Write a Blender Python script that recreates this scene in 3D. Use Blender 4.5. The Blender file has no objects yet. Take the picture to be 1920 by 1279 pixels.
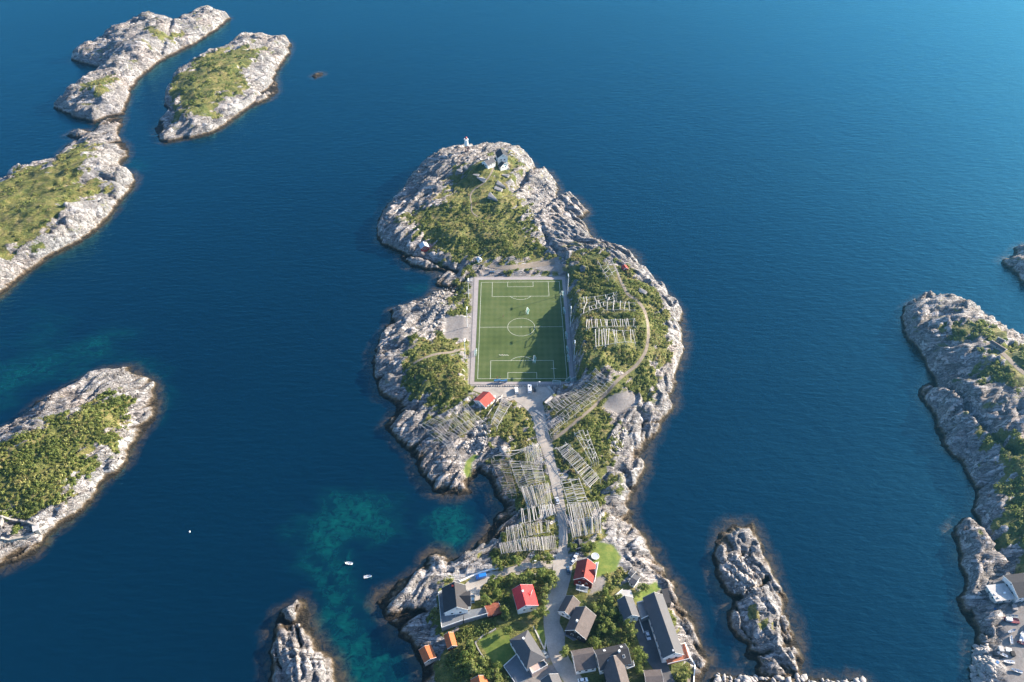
import bpy, bmesh, math, random
import numpy as np
from math import radians as R, pi
from mathutils import Vector, Matrix
random.seed(7); RNG = np.random.default_rng(11)
SC = bpy.context.scene; COL = SC.collection
# ------------------------------------------------------------------ camera, sky, sun, exposure
CAMZ, PITCH, FPX = 356.0, R(42.0), 1493.0
cd = bpy.data.cameras.new('camera'); cam = bpy.data.objects.new('camera', cd); COL.objects.link(cam)
cam.location = (0, 0, CAMZ); cam.rotation_euler = (pi/2-PITCH, 0, 0)
cd.sensor_width = 36; cd.lens = FPX/1920*36; cd.clip_start = 1; cd.clip_end = 60000
SC.camera = cam
SUN_EL, SUN_AZ = R(21.0), R(23.0)             # azimuth measured from +X towards +Y
W = bpy.data.worlds.new('World'); SC.world = W; W.use_nodes = True
nt = W.node_tree; bg = nt.nodes['Background']
sky = nt.nodes.new('ShaderNodeTexSky'); sky.sky_type = 'NISHITA'; sky.sun_disc = False
sky.sun_elevation = SUN_EL; sky.sun_rotation = pi/2-SUN_AZ; sky.altitude = 100
sky.air_density = 1.0; sky.dust_density = 2.0; sky.ozone_density = 5.0
nt.links.new(sky.outputs[0], bg.inputs[0]); bg.inputs[1].default_value = 0.09
sd = bpy.data.lights.new('sun', 'SUN'); sd.energy = 5.0; sd.angle = R(0.5); sd.color = (1.0, 0.85, 0.68)
sun = bpy.data.objects.new('sun', sd); COL.objects.link(sun)
sv = Vector((math.cos(SUN_EL)*math.cos(SUN_AZ), math.cos(SUN_EL)*math.sin(SUN_AZ), math.sin(SUN_EL)))
sun.rotation_euler = sv.to_track_quat('Z', 'Y').to_euler(); sun.location = (300, 300, 600)
SC.view_settings.view_transform = 'Standard'; SC.view_settings.look = 'None'
SC.view_settings.gamma = 1; SC.view_settings.exposure = 1.8
# ------------------------------------------------------------------ numeric helpers
SP, CP = math.sin(PITCH), math.cos(PITCH)
def ray(px, py):
    a, b = px-960.0, 639.5-py
    return (a, b*SP+FPX*CP, b*CP-FPX*SP)
def atz(px, py, z=0.0):
    d = ray(px, py); t = (z-CAMZ)/d[2]
    return (d[0]*t, d[1]*t)
def polyw(pts, z=0.0): return np.array([atz(p[0], p[1], p[2] if len(p) > 2 else z) for p in pts])
def zoomed(pts, ox, oy, s): return [(ox+p[0]/s, oy+p[1]/s) for p in pts]
def _h(ix, iy, s):
    h = (ix.astype(np.int64)*374761393+iy.astype(np.int64)*668265263+s*974634777) & 0xffffffff
    h = ((h ^ (h >> 13))*1274126177) & 0xffffffff
    return ((h ^ (h >> 16)) & 0xffffff)/float(0xffffff)
def perlin(x, y, s=0):
    x0 = np.floor(x); y0 = np.floor(y); fx = x-x0; fy = y-y0; ix = x0.astype(np.int64); iy = y0.astype(np.int64)
    def g(i, j):
        a = _h(ix+i, iy+j, s)*2*pi
        return np.cos(a)*(fx-i)+np.sin(a)*(fy-j)
    u = fx*fx*fx*(fx*(fx*6-15)+10); v = fy*fy*fy*(fy*(fy*6-15)+10)
    return ((g(0, 0)*(1-u)+g(1, 0)*u)*(1-v)+(g(0, 1)*(1-u)+g(1, 1)*u)*v)*1.4
def fbm(x, y, s=0, o=4):
    r = 0; a = 1.0; n = 0
    for k in range(o):
        r = r+a*perlin(x, y, s+k*17); n += a; a *= .5; x = x*2.03+5.1; y = y*2.03-3.7
    return r/n
def voro(x, y, s=0):
    ix = np.floor(x); iy = np.floor(y); d1 = np.full(x.shape, 9.); d2 = d1.copy(); idv = np.zeros(x.shape)
    for i in (-1, 0, 1):
        for j in (-1, 0, 1):
            cx = ix+i; cy = iy+j; ax = cx.astype(np.int64); ay = cy.astype(np.int64)
            d = (cx+_h(ax, ay, s)-x)**2+(cy+_h(ax, ay, s+3)-y)**2
            m = d < d1; d2 = np.where(m, d1, np.minimum(d2, d)); idv = np.where(m, _h(ax, ay, s+9), idv); d1 = np.where(m, d, d1)
    return np.sqrt(d1), np.sqrt(d2), idv
def inside(P, x, y):
    r = np.zeros(x.shape, bool); n = len(P)
    for i in range(n):
        x1, y1 = P[i]; x2, y2 = P[(i+1) % n]
        if y1 == y2: continue
        r ^= ((y1 > y) != (y2 > y)) & (x < (x2-x1)*(y-y1)/(y2-y1)+x1)
    return r
def dseg(P, x, y, closed=True):
    d = np.full(x.shape, 1e9); n = len(P)
    for i in range(n if closed else n-1):
        x1, y1 = P[i]; x2, y2 = P[(i+1) % n]; dx, dy = x2-x1, y2-y1; L = dx*dx+dy*dy+1e-9
        t = np.clip(((x-x1)*dx+(y-y1)*dy)/L, 0, 1)
        d = np.minimum(d, (x-x1-t*dx)**2+(y-y1-t*dy)**2)
    return np.sqrt(d)
def sdist(P, x, y): return np.where(inside(P, x, y), 1, -1)*dseg(P, x, y)
def sstep(a, b, x): t = np.clip((x-a)/(b-a), 0, 1); return t*t*(3-2*t)
# ------------------------------------------------------------------ object helpers
def tag(o, label=None, cat=None, group=None, kind=None):
    if label: o['label'] = label
    if cat: o['category'] = cat
    if group: o['group'] = group
    if kind: o['kind'] = kind
    return o
def mesh_np(name, V, F, mat, parent=None, smooth=False, sizes=None):
    """V (n,3) float, F (m,k) int or flat with sizes"""
    me = bpy.data.meshes.new(name); V = np.asarray(V, np.float32); F = np.asarray(F, np.int32)
    me.vertices.add(len(V)); me.vertices.foreach_set('co', V.ravel())
    k = F.shape[1]; me.loops.add(F.size); me.loops.foreach_set('vertex_index', F.ravel())
    me.polygons.add(len(F)); me.polygons.foreach_set('loop_start', np.arange(0, F.size, k, dtype=np.int32))
    me.polygons.foreach_set('loop_total', np.full(len(F), k, np.int32))
    if smooth: me.polygons.foreach_set('use_smooth', np.ones(len(F), bool))
    me.update(calc_edges=True); me.validate()
    if mat: me.materials.append(mat)
    o = bpy.data.objects.new(name, me); COL.objects.link(o)
    if parent: o.parent = parent
    return o
def attr(o, name, vals):
    a = o.data.attributes.new(name, 'FLOAT', 'POINT'); a.data.foreach_set('value', np.asarray(vals, np.float32).ravel())
def link(name, bm, mats, parent=None, smooth=False):
    me = bpy.data.meshes.new(name); bmesh.ops.recalc_face_normals(bm, faces=bm.faces); bm.to_mesh(me); bm.free()
    for m in (mats if isinstance(mats, (list, tuple)) else [mats]): me.materials.append(m)
    if smooth:
        for p in me.polygons: p.use_smooth = True
    o = bpy.data.objects.new(name, me); COL.objects.link(o)
    if parent: o.parent = parent
    return o
def empty(name, loc, rz=0.0, label=None, cat=None, group=None):
    o = bpy.data.objects.new(name, None); COL.objects.link(o); o.location = loc; o.rotation_euler = (0, 0, rz); o.empty_display_size = .5
    return tag(o, label, cat, group)
def box(bm, x0, x1, y0, y1, z0, z1, mi=0):
    v = [bm.verts.new(p) for p in ((x0,y0,z0),(x1,y0,z0),(x1,y1,z0),(x0,y1,z0),(x0,y0,z1),(x1,y0,z1),(x1,y1,z1),(x0,y1,z1))]
    for f in ((0,3,2,1),(4,5,6,7),(0,1,5,4),(1,2,6,5),(2,3,7,6),(3,0,4,7)):
        q = bm.faces.new([v[i] for i in f]); q.material_index = mi
def tube(bm, a, b, r0, r1=None, n=6, mi=0):
    a = Vector(a); b = Vector(b); r1 = r0 if r1 is None else r1; d = (b-a).normalized()
    u = d.orthogonal().normalized(); w = d.cross(u); A = []; B = []
    for i in range(n):
        t = 2*pi*i/n; q = u*math.cos(t)+w*math.sin(t); A.append(bm.verts.new(a+q*r0)); B.append(bm.verts.new(b+q*r1))
    for i in range(n):
        j = (i+1) % n; bm.faces.new((A[i], A[j], B[j], B[i])).material_index = mi
    bm.faces.new(A[::-1]).material_index = mi; bm.faces.new(B).material_index = mi
def prism(bm, pts, z0, z1, mi=0):
    a = [bm.verts.new((p[0], p[1], z0)) for p in pts]; b = [bm.verts.new((p[0], p[1], z1)) for p in pts]; n = len(pts)
    for i in range(n): bm.faces.new((a[i], a[(i+1) % n], b[(i+1) % n], b[i])).material_index = mi
    bm.faces.new(a[::-1]).material_index = mi; bm.faces.new(b).material_index = mi
def copy_tree(o, parent=None):
    c = o.copy(); COL.objects.link(c); c.parent = parent
    for ch in list(o.children):
        copy_tree(ch, c)
    return c
# ------------------------------------------------------------------ materials
def nodes(name):
    m = bpy.data.materials.new(name); m.use_nodes = True
    return m, m.node_tree, m.node_tree.nodes['Principled BSDF']
def N(t, kind, **kw):
    n = t.nodes.new(kind)
    for k, v in kw.items():
        if k in n.inputs: n.inputs[k].default_value = v
        else: setattr(n, k, v)
    return n
def ramp(t, src, stops, interp='LINEAR'):
    r = t.nodes.new('ShaderNodeValToRGB'); r.color_ramp.interpolation = interp; e = r.color_ramp.elements
    while len(e) < len(stops): e.new(.5)
    for i, (p, c) in enumerate(stops):
        e[i].position = p; e[i].color = (c, c, c, 1) if isinstance(c, (int, float)) else (*c, 1)
    if src: t.links.new(src, r.inputs[0])
    return r
def mixc(t, fac, a, b, mode='MIX'):
    m = t.nodes.new('ShaderNodeMix'); m.data_type = 'RGBA'; m.blend_type = mode
    for sock, v in ((m.inputs[0], fac), (m.inputs[6], a), (m.inputs[7], b)):
        if hasattr(v, 'is_linked'): t.links.new(v, sock)
        elif isinstance(v, (int, float)): sock.default_value = v
        else: sock.default_value = (*v, 1)
    return m.outputs[2]
def mth(t, op, a, b=None, c=None):
    m = t.nodes.new('ShaderNodeMath'); m.operation = op
    for i, v in enumerate((a, b, c)):
        if v is None: continue
        if hasattr(v, 'is_linked'): t.links.new(v, m.inputs[i])
        else: m.inputs[i].default_value = v
    return m.outputs[0]
def coords(t, which='Object', scale=(1,1,1), rot=(0,0,0)):
    tc = t.nodes.new('ShaderNodeTexCoord'); mp = t.nodes.new('ShaderNodeMapping')
    mp.inputs['Scale'].default_value = scale; mp.inputs['Rotation'].default_value = rot
    t.links.new(tc.outputs[which], mp.inputs[0]); return mp.outputs[0]
def noise(t, vec, scale, detail=4, rough=.55, dist=0.0):
    n = N(t, 'ShaderNodeTexNoise', Scale=scale, Detail=detail, Roughness=rough, Distortion=dist); t.links.new(vec, n.inputs['Vector']); return n.outputs[0]
def bump(t, h, dist, strength, p, prev=None):
    b = N(t, 'ShaderNodeBump', Distance=dist, Strength=strength); t.links.new(h, b.inputs['Height'])
    if prev: t.links.new(prev, b.inputs['Normal'])
    if p: t.links.new(b.outputs[0], p.inputs['Normal'])
    return b.outputs[0]
def plain(name, c, rough=.7, var=.25, scale=.8, bumpd=0.0, metallic=0.0, spec=.3):
    m, t, p = nodes(name); v = coords(t); n = noise(t, v, scale, 5, .65)
    lo = tuple(x*(1-var) for x in c); hi = tuple(min(1, x*(1+var)) for x in c)
    r = ramp(t, n, [(.3, lo), (.7, hi)]); t.links.new(r.outputs[0], p.inputs['Base Color'])
    p.inputs['Roughness'].default_value = rough; p.inputs['Metallic'].default_value = metallic; p.inputs['Specular IOR Level'].default_value = spec
    if bumpd: bump(t, n, bumpd, .6, p)
    return m
def striped(name, c, period, axis='X', depth=.04, rough=.6, var=.15, gap=.55, spec=.12):
    """boards, tiles or profiled sheet: stripes in object space"""
    m, t, p = nodes(name); v = coords(t)
    w = N(t, 'ShaderNodeTexWave', bands_direction=axis, wave_profile='SAW'); w.inputs['Scale'].default_value = 2*pi/20/period*1.0
    t.links.new(v, w.inputs[0]); n = noise(t, v, .45, 8, .75); n2 = noise(t, v, 6, 3, .6)
    lo = tuple(x*(1-var) for x in c); hi = tuple(min(1, x*(1+var)) for x in c)
    r = ramp(t, n, [(.3, lo), (.7, hi)]); g = ramp(t, w.outputs[0], [(0, gap), (.14, 1.0)])
    c1 = mixc(t, 1.0, r.outputs[0], g.outputs[0], 'MULTIPLY'); c2 = mixc(t, .4, c1, n2, 'OVERLAY')
    t.links.new(c2, p.inputs['Base Color']); p.inputs['Roughness'].default_value = rough; p.inputs['Specular IOR Level'].default_value = spec
    bump(t, w.outputs[0], depth, .6, p); return m
M = {}
def rock_material(angs, name):
    ang = angs[0]
    m, t, p = nodes(name); g = t.nodes.new('ShaderNodeNewGeometry'); pos = g.outputs['Position']
    def mp(scale, rot=0.0):
        k = t.nodes.new('ShaderNodeMapping'); k.inputs['Scale'].default_value = scale; k.inputs['Rotation'].default_value = (0, 0, rot)
        t.links.new(pos, k.inputs[0]); return k.outputs[0]
    iso = mp((1, 1, 1)); st = mp((.10, .5, .3), -ang)
    st2 = mp((.35, .9, .6), -ang+.5)
    nb = noise(t, iso, .035, 5, .6); nm = noise(t, iso, .35, 7, .65); nf = noise(t, iso, 1.6, 5, .7); 
    AF = lambda n_: N(t, 'ShaderNodeAttribute', attribute_name=n_).outputs['Fac']
    ns = noise(t, mp((.075, .62, .45), -angs[0]), 1.0, 7, .66, .5)
    if len(set(angs)) > 1:
        for an, wn in ((angs[1], 'strata_b'), (angs[2], 'strata_c')):
            k = N(t, 'ShaderNodeMix'); t.links.new(AF(wn), k.inputs[0]); t.links.new(ns, k.inputs[2]); t.links.new(noise(t, mp((.075, .62, .45), -an), 1.0, 7, .66, .5), k.inputs[3]); ns = k.outputs[0]
    vo = N(t, 'ShaderNodeTexVoronoi', feature='DISTANCE_TO_EDGE'); vo.inputs['Scale'].default_value = .55; 
    dist = mixc(t, .25, st2, noise_col(t, iso, .5)); t.links.new(dist, vo.inputs['Vector'])
    col = ramp(t, ns, [(.34, (.060, .052, .048)), (.42, (.23, .21, .195)), (.50, (.42, .415, .41)), (.62, (.63, .625, .61))]).outputs[0]
    col = mixc(t, .35, col, ramp(t, nm, [(.28, (.16, .15, .15)), (.5, (.43, .41, .40)), (.72, (.64, .61, .58))]).outputs[0])
    col = mixc(t, ramp(t, nb, [(.45, 0.0), (.65, .5)]).outputs[0], col, (.48, .39, .33))
    def bands(an): return noise(t, mp((.028, .21, .2), -an), 1.0, 5, .62, .8)
    nb2 = bands(angs[0])
    if len(set(angs)) > 1:
        for an, wn in ((angs[1], 'strata_b'), (angs[2], 'strata_c')):
            k = N(t, 'ShaderNodeMix'); t.links.new(AF(wn), k.inputs[0]); t.links.new(nb2, k.inputs[2]); t.links.new(bands(an), k.inputs[3]); nb2 = k.outputs[0]
    fis = ramp(t, mth(t, 'ABSOLUTE', mth(t, 'SUBTRACT', nb2, .5)), [(0, .18), (.022, .45), (.05, 1.0)]).outputs[0]
    col = mixc(t, .85, col, fis, 'MULTIPLY'); col = mixc(t, ramp(t, nb2, [(.39, .75), (.49, 0.0)]).outputs[0], col, (.13, .12, .115))
    col = mixc(t, ramp(t, nb, [(.36, .62), (.5, 0.0)]).outputs[0], col, (.24, .228, .222))
    crack = ramp(t, vo.outputs['Distance'], [(0, .30), (.04, .85), (.08, 1.0)]).outputs[0]
    col = mixc(t, .8, col, crack, 'MULTIPLY')
    col = mixc(t, ramp(t, nf, [(.28, .55), (.42, 0.0)]).outputs[0], col, (.07, .065, .06))
    # lichen and thin turf in the joints
    # tidal band

    sx = t.nodes.new('ShaderNodeSeparateXYZ'); t.links.new(pos, sx.inputs[0])
    zz = mth(t, 'ADD', sx.outputs[2], mth(t, 'MULTIPLY', mth(t, 'SUBTRACT', nm, .5), 2.6))
    band = N(t, 'ShaderNodeMapRange'); t.links.new(zz, band.inputs[0]); band.inputs[1].default_value = 0.3; band.inputs[2].default_value = 3.0
    tide = ramp(t, band.outputs[0], [(0.0, (.018, .016, .012)), (.25, (.06, .045, .028)), (.5, (.17, .125, .075)), (.75, (.30, .25, .20))]).outputs[0]
    tf = ramp(t, band.outputs[0], [(.45, 1.0), (1.0, 0.0)]).outputs[0]
    col = mixc(t, tf, col, mixc(t, .35, tide, col, 'MULTIPLY'))
    # vegetation ground
    A = lambda n_: N(t, 'ShaderNodeAttribute', attribute_name=n_).outputs['Fac']
    vg = A('veg'); gr = A('lawn'); gv = A('gravel')
    vcol = ramp(t, noise(t, iso, .14, 6, .7), [(.25, (.055, .080, .016)), (.42, (.120, .145, .036)), (.54, (.205, .20, .058)), (.66, (.31, .26, .11)), (.8, (.40, .31, .16))]).outputs[0]
    vcol = mixc(t, .55, vcol, ramp(t, nf, [(.3, (.35, .35, .35)), (.7, (1., 1., 1.))]).outputs[0], 'MULTIPLY')
    vm = mth(t, 'ADD', vg, mth(t, 'MULTIPLY', mth(t, 'SUBTRACT', nm, .5), 2.3))
    vm = ramp(t, vm, [(.38, 0.0), (.58, 1.0)]).outputs[0]
    moss = ramp(t, mth(t, 'ADD', nb2, mth(t, 'MULTIPLY', noise(t, iso, .06, 3, .5), .6)), [(.60, 1.0), (.66, 0.0)]).outputs[0]; hi = N(t, 'ShaderNodeMapRange'); t.links.new(sx.outputs[2], hi.inputs[0]); hi.inputs[1].default_value = 4; hi.inputs[2].default_value = 7
    vm = mth(t, 'MAXIMUM', vm, mth(t, 'MULTIPLY', mth(t, 'MULTIPLY', moss, hi.outputs[0]), .85))
    col = mixc(t, vm, col, vcol)
    lcol = ramp(t, noise(t, iso, .22, 8, .72), [(.3, (.065, .11, .02)), (.5, (.12, .165, .03)), (.7, (.22, .22, .055))]).outputs[0]
    col = mixc(t, gr, col, lcol)
    gcol = ramp(t, noise(t, iso, .9, 6, .7), [(.3, (.15, .14, .13)), (.7, (.27, .25, .235))]).outputs[0]
    col = mixc(t, gv, col, gcol)
    t.links.new(col, p.inputs['Base Color']); p.inputs['Roughness'].default_value = .85; p.inputs['Specular IOR Level'].default_value = .25
    flat = mth(t, 'SUBTRACT', 1.0, mth(t, 'MAXIMUM', gr, gv)); 
    h = mth(t, 'ADD', mth(t, 'MULTIPLY', ns, 1.6), mth(t, 'ADD', mth(t, 'MULTIPLY', nm, 1.4), mth(t, 'ADD', mth(t, 'MULTIPLY', nf, .35), mth(t, 'ADD', mth(t, 'MULTIPLY', crack, .35), mth(t, 'MULTIPLY', fis, .6)))))
    b = N(t, 'ShaderNodeBump', Distance=1.0); t.links.new(mth(t, 'MULTIPLY', flat, .9), b.inputs['Strength']); t.links.new(h, b.inputs['Height']); t.links.new(b.outputs[0], p.inputs['Normal'])
    return m
def noise_col(t, vec, scale):
    n = N(t, 'ShaderNodeTexNoise', Scale=scale, Detail=3); t.links.new(vec, n.inputs['Vector']); 
    a = t.nodes.new('ShaderNodeVectorMath'); a.operation = 'MULTIPLY_ADD'; t.links.new(n.outputs['Color'], a.inputs[0]); a.inputs[1].default_value = (6, 6, 6); t.links.new(vec, a.inputs[2])
    return a.outputs[0]
# ------------------------------------------------------------------ traced outlines (photograph pixels at sea level)
S_MAIN = [(820,300),(800,311),(786,318),(769,338),(749,362),(734,378),(717,399),(705,427),(706,451),(729,466),(749,478),(755,490),(768,500),(790,504),(806,507),(824,510),(838,512),(822,520),(818,538),(836,541),(812,548),(802,561),(778,568),(757,575),(735,583),(731,602),(719,622),(708,648),(696,679),(695,703),(704,722),(714,742),(729,752),(741,762),(734,779),(721,799),(737,813),(747,831),(764,848),(781,863),(784,880),(794,903),(807,921),(831,929),(859,931),(880,923),(884,900),(897,884),(911,892),(922,915),(928,935),(938,951),(935,965),(920,985),(912,1002),(894,1021),(872,1037),(852,1049),(838,1037),(819,1034),(800,1042),(795,1063),(766,1085),(745,1098),(713,1116),(702,1130),(713,1146),(728,1160),(736,1178),(743,1194),(761,1202),(771,1218),(781,1239),(789,1259),(791,1285),(760,1400),(760,1700),(1400,1700),(1330,1400),(1312,1300),(1315,1278),(1322,1260),(1332,1242),(1333,1228),(1323,1214),(1319,1196),(1308,1171),(1297,1152),(1283,1135),(1272,1112),(1263,1092),(1250,1086),(1249,1067),(1240,1056),(1236,1041),(1226,1028),(1212,1010),(1198,992),(1186,976),(1191,963),(1180,950),(1195,921),(1204,897),(1213,875),(1202,856),(1213,840),(1230,814),(1243,790),(1265,761),(1261,742),(1268,720),(1274,693),(1281,663),(1283,643),(1281,618),(1274,584),(1255,555),(1233,531),(1226,523),(1203,503),(1193,480),(1176,469),(1148,467),(1129,456),(1112,443),(1103,422),(1091,411),(1105,398),(1095,383),(1080,371),(1061,365),(1046,370),(1048,356),(1043,339),(1031,324),(1014,320),(1002,330),(1004,316),(996,302),(976,292),(940,289),(900,291),(860,293)]
S_A = [(130,113),(158,122),(179,127),(201,129),(183,137),(160,152),(140,169),(102,203),(122,213),(142,221),(173,232),(200,222),(233,215),(246,169),(268,143),(303,114),(357,88),(401,60),(433,35),(423,28),(393,24),(371,30),(357,37),(336,42),(329,48),(313,44),(290,40),(270,44),(242,56),(195,72),(185,86),(163,95)]
S_B = [(124,256),(137,246),(160,244),(175,246),(182,238),(190,228),(212,220),(232,222),(226,242),(219,256),(240,271),(240,292),(227,314),(248,323),(255,333),(250,351),(222,382),(217,395),(181,431),(139,460),(90,485),(52,511),(0,555),(-80,610),(-200,640),(-240,480),(-120,380),(0,350),(30,322),(62,312),(84,304),(70,318),(90,312),(108,292),(128,273),(150,262)]
S_C = [(289,241),(298,263),(314,269),(358,260),(393,252),(419,239),(467,204),(506,186),(525,171),(517,153),(522,131),(544,103),(546,84),(537,75),(489,75),(456,76),(428,90),(412,102),(369,119),(347,138),(323,158),(312,178),(309,197),(318,208),(298,230)]
S_D = [(0,1067),(33,1054),(66,1038),(89,1008),(131,975),(171,939),(207,893),(243,864),(253,837),(273,808),(296,781),(297,749),(292,719),(263,706),(243,686),(213,692),(177,698),(148,714),(112,737),(66,757),(43,780),(0,813),(-120,900),(-200,1020),(-100,1110)]
S_E = [(568,1122),(577,1139),(580,1163),(593,1187),(607,1215),(625,1237),(642,1268),(665,1310),(690,1400),(690,1600),(470,1600),(485,1400),(505,1300),(508,1247),(502,1226),(508,1212),(512,1181),(519,1164),(523,1149),(550,1131)]
S_F = [(1370,978),(1392,986),(1410,981),(1425,1010),(1437,1035),(1450,1080),(1465,1110),(1482,1155),(1494,1194),(1504,1242),(1510,1275),(1418,1275),(1417,1242),(1390,1232),(1400,1212),(1370,1180),(1357,1144),(1365,1125),(1350,1105),(1340,1075),(1342,1045),(1352,997)]
S_G = [(1690,597),(1700,572),(1721,562),(1751,560),(1782,566),(1812,576),(1843,590),(1863,608),(1890,630),(1925,652),(2100,760),(2300,1000),(2400,1500),(1800,1700),(1810,1400),(1818,1300),(1822,1254),(1827,1212),(1827,1189),(1807,1154),(1800,1115),(1812,1085),(1802,1065),(1795,1022),(1780,1000),(1802,974),(1827,972),(1823,960),(1830,930),(1828,913),(1813,890),(1800,868),(1768,840),(1763,820),(1750,785),(1738,765),(1725,748),(1720,728),(1745,708),(1735,680),(1727,668),(1707,645),(1692,620)]
S_H = [(1877,492),(1900,480),(1900,470),(1908,462),(1925,458),(2000,470),(2050,520),(1990,560),(1920,532),(1896,507)]
S_S = [(585,143),(590,139),(597,137),(603,138),(605,141),(598,144),(590,147)]
S_Q = [(1330,1279),(1335,1268),(1352,1263),(1375,1266),(1400,1269),(1440,1268),(1480,1271),(1520,1268),(1560,1273),(1600,1271),(1622,1280),(1640,1330),(1560,1420),(1380,1420),(1320,1330)]
Z2 = (270, 0, 4.569); Z3 = (0, 230, 3.876); Z4 = (0, 660, 3.045)
VEG_MAIN = [[(940,507),(1000,503),(1046,508),(1046,518),(950,518)], [(835,330),(860,312),(900,300),(925,285),(965,285),(985,318),(970,350),(1000,385),(1000,420),(1005,450),(1040,480),(1050,488),(1000,497),(930,497),(880,490),(820,482),(765,430),(750,402),(800,385),(830,362)],
 [(860,500),(880,495),(886,540),(884,600),(836,592),(846,560)],
 [(770,640),(830,628),(880,640),(882,720),(900,742),(880,765),(830,785),(800,770),(775,740),(752,700),(755,660)],
 [(800,795),(877,756),(905,788),(845,828)],
 [(915,745),(945,755),(985,752),(1008,800),(1012,830),(960,842),(915,835),(902,800)],
 [(1062,478),(1110,470),(1150,485),(1190,512),(1240,555),(1257,600),(1262,650),(1242,700),(1225,755),(1200,745),(1160,725),(1090,712),(1072,700),(1078,600),(1064,540)],
 [(1020,760),(1100,706),(1150,700),(1175,745),(1150,790),(1165,820),(1152,880),(1142,930),(1138,1000),(1120,1012),(1090,1035),(1060,1045),(1050,950),(1035,840),(1022,815)],
 [(922,860),(1010,832),(1040,900),(1047,1045),(1000,1062),(920,1062),(915,1045),(945,1005),(970,960),(945,920)],
 [(840,1090),(930,1052),(1050,1055),(1130,1030),(1165,1060),(1180,1085),(1215,1100),(1245,1130),(1290,1230),(1300,1300),(1290,1450),(820,1450),(800,1290),(830,1230),(815,1170),(825,1110)]]
VEG = {'A': [zoomed([(740,800),(860,740),(1060,700),(1130,740),(1000,810),(930,880),(760,890)], 0, 0, 4.92), [(262,52),(300,55),(340,60),(320,78),(290,70)]],
 'B': [zoomed([(0,430),(110,340),(230,310),(350,330),(500,190),(600,140),(720,160),(660,280),(560,420),(830,390),(800,440),(620,540),(480,640),(380,720),(330,830),(400,870),(270,960),(150,930),(0,980),(-300,1000),(-300,500)], *Z3)],
 'C': [zoomed([(430,520),(650,430),(900,410),(1040,410),(1000,500),(880,600),(900,680),(850,800),(700,810),(650,900),(600,1000),(300,1050),(230,1070),(250,1000),(340,930),(240,900),(230,720),(380,600)], *Z2)],
 'D': [zoomed([(0,540),(130,470),(350,350),(500,300),(600,215),(720,300),(740,400),(660,510),(560,620),(520,740),(380,840),(240,960),(0,960),(-400,1000),(-400,700)], *Z4)],
 'G': [[(1770,610),(1820,600),(1845,598),(1885,625),(1930,660),(2100,800),(2100,900),(1870,700),(1850,665),(1860,645),(1790,632)],
       [(1820,700),(1870,668),(1925,690),(1925,722),(1880,725),(1840,722)], [(1835,790),(1860,800),(1925,835),(2000,900),(2000,1090),(1915,1085),(1905,1040),(1875,1015),(1850,1005),(1845,990),(1870,960),(1870,900),(1850,850)]],
 'S': [], 'E': [], 'F': [[(1410,1140),(1425,1150),(1440,1180),(1430,1185)]], 'H': [], 'Q': []}
HILL = {'MAIN': [(905,305,27),(945,297,25),(872,298,23),(965,325,20),(988,350,10),(830,345,17),(780,370,12),(860,375,17),(930,375,18),(755,405,13),(850,425,14),(920,425,13),(980,440,9),(900,480,6),(810,465,7),(1020,360,7),(1080,395,6),(1060,440,9),(1110,470,11),(1010,500,5),(900,505,4.5),(850,540,4),(800,600,5),(760,640,8),(800,680,12),(840,720,11),(860,770,8),(780,770,6),(735,700,7),(850,620,5),(1080,540,9),(1110,520,11),(1150,515,15),(1180,545,20),(1110,560,16),(1200,600,22),(1240,620,13),(1095,610,19),(1150,640,23),(1220,670,17),(1093,660,22),(1095,690,18),(1125,665,25),(1160,690,14),(1200,740,8),(1240,720,8),(1085,735,7),(1130,760,7),(1170,800,7),(1210,790,5),(1140,860,8),(1180,880,7),(1120,930,7),(1160,960,6),(1010,780,5),(960,790,6),(960,850,5.5),(870,830,5),(840,880,6),(800,830,5),(1030,850,5.5),(1040,950,5.5),(980,950,5.5),(960,1000,5.5),(1050,1040,6),(1000,1100,7),(940,1120,7),(860,1130,8),(770,1115,4),(860,1200,6),(800,1230,4),(1090,1080,8),(1150,1100,8),(1200,1060,6),(1230,1100,6),(1265,1200,6),(1180,1200,6.5),(1050,1200,6),(1295,1250,4),(1000,1250,6),(900,1250,5)],
 'A': [(290,52,22),(240,75,20),(200,100,12),(380,45,14),(340,75,9),(255,140,8),(190,160,20),(160,190,12),(220,185,12),(215,140,11),(230,125,12)],
 'B': [(150,300,18),(200,270,7),(100,340,14),(60,400,18),(200,350,12),(120,400,20),(30,440,14),(60,360,12),(40,490,9),(-60,450,15),(190,390,10),(150,242,3),(210,235,3)],
 'C': [(420,120,20),(480,100,16),(380,160,18),(350,200,14),(450,150,13),(500,160,7),(400,220,10),(320,235,6),(520,95,9)],
 'D': [(220,730,7),(100,830,12),(160,800,13),(50,900,13),(150,890,11),(250,770,6),(40,1000,7),(-60,950,10)],
 'E': [(565,1180,5),(580,1240,7),(560,1300,9),(540,1210,6)], 'F': [(1390,1040,5),(1410,1110,7),(1440,1180,8),(1465,1240,5)],
 'G': [(1760,620,14),(1830,640,20),(1900,690,22),(1780,700,12),(1850,760,18),(1900,800,20),(1810,820,10),(1870,900,14),(1900,950,12),(1840,1010,9),(1860,1080,7),(1880,1150,5),(1850,1170,6),(1900,1230,5),(1960,900,18),(2100,1000,18),(1900,1300,5)],
 'H': [(1930,495,12),(1960,510,14)], 'S': [(595,141,2.4)], 'Q': [(1400,1300,3),(1550,1300,3)]}
ANG = {'MAIN': 2.2, 'A': .6, 'B': .7, 'C': .75, 'D': .75, 'E': 1.9, 'F': 1.9, 'G': .35, 'H': .1, 'S': .5, 'Q': 0}
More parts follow.
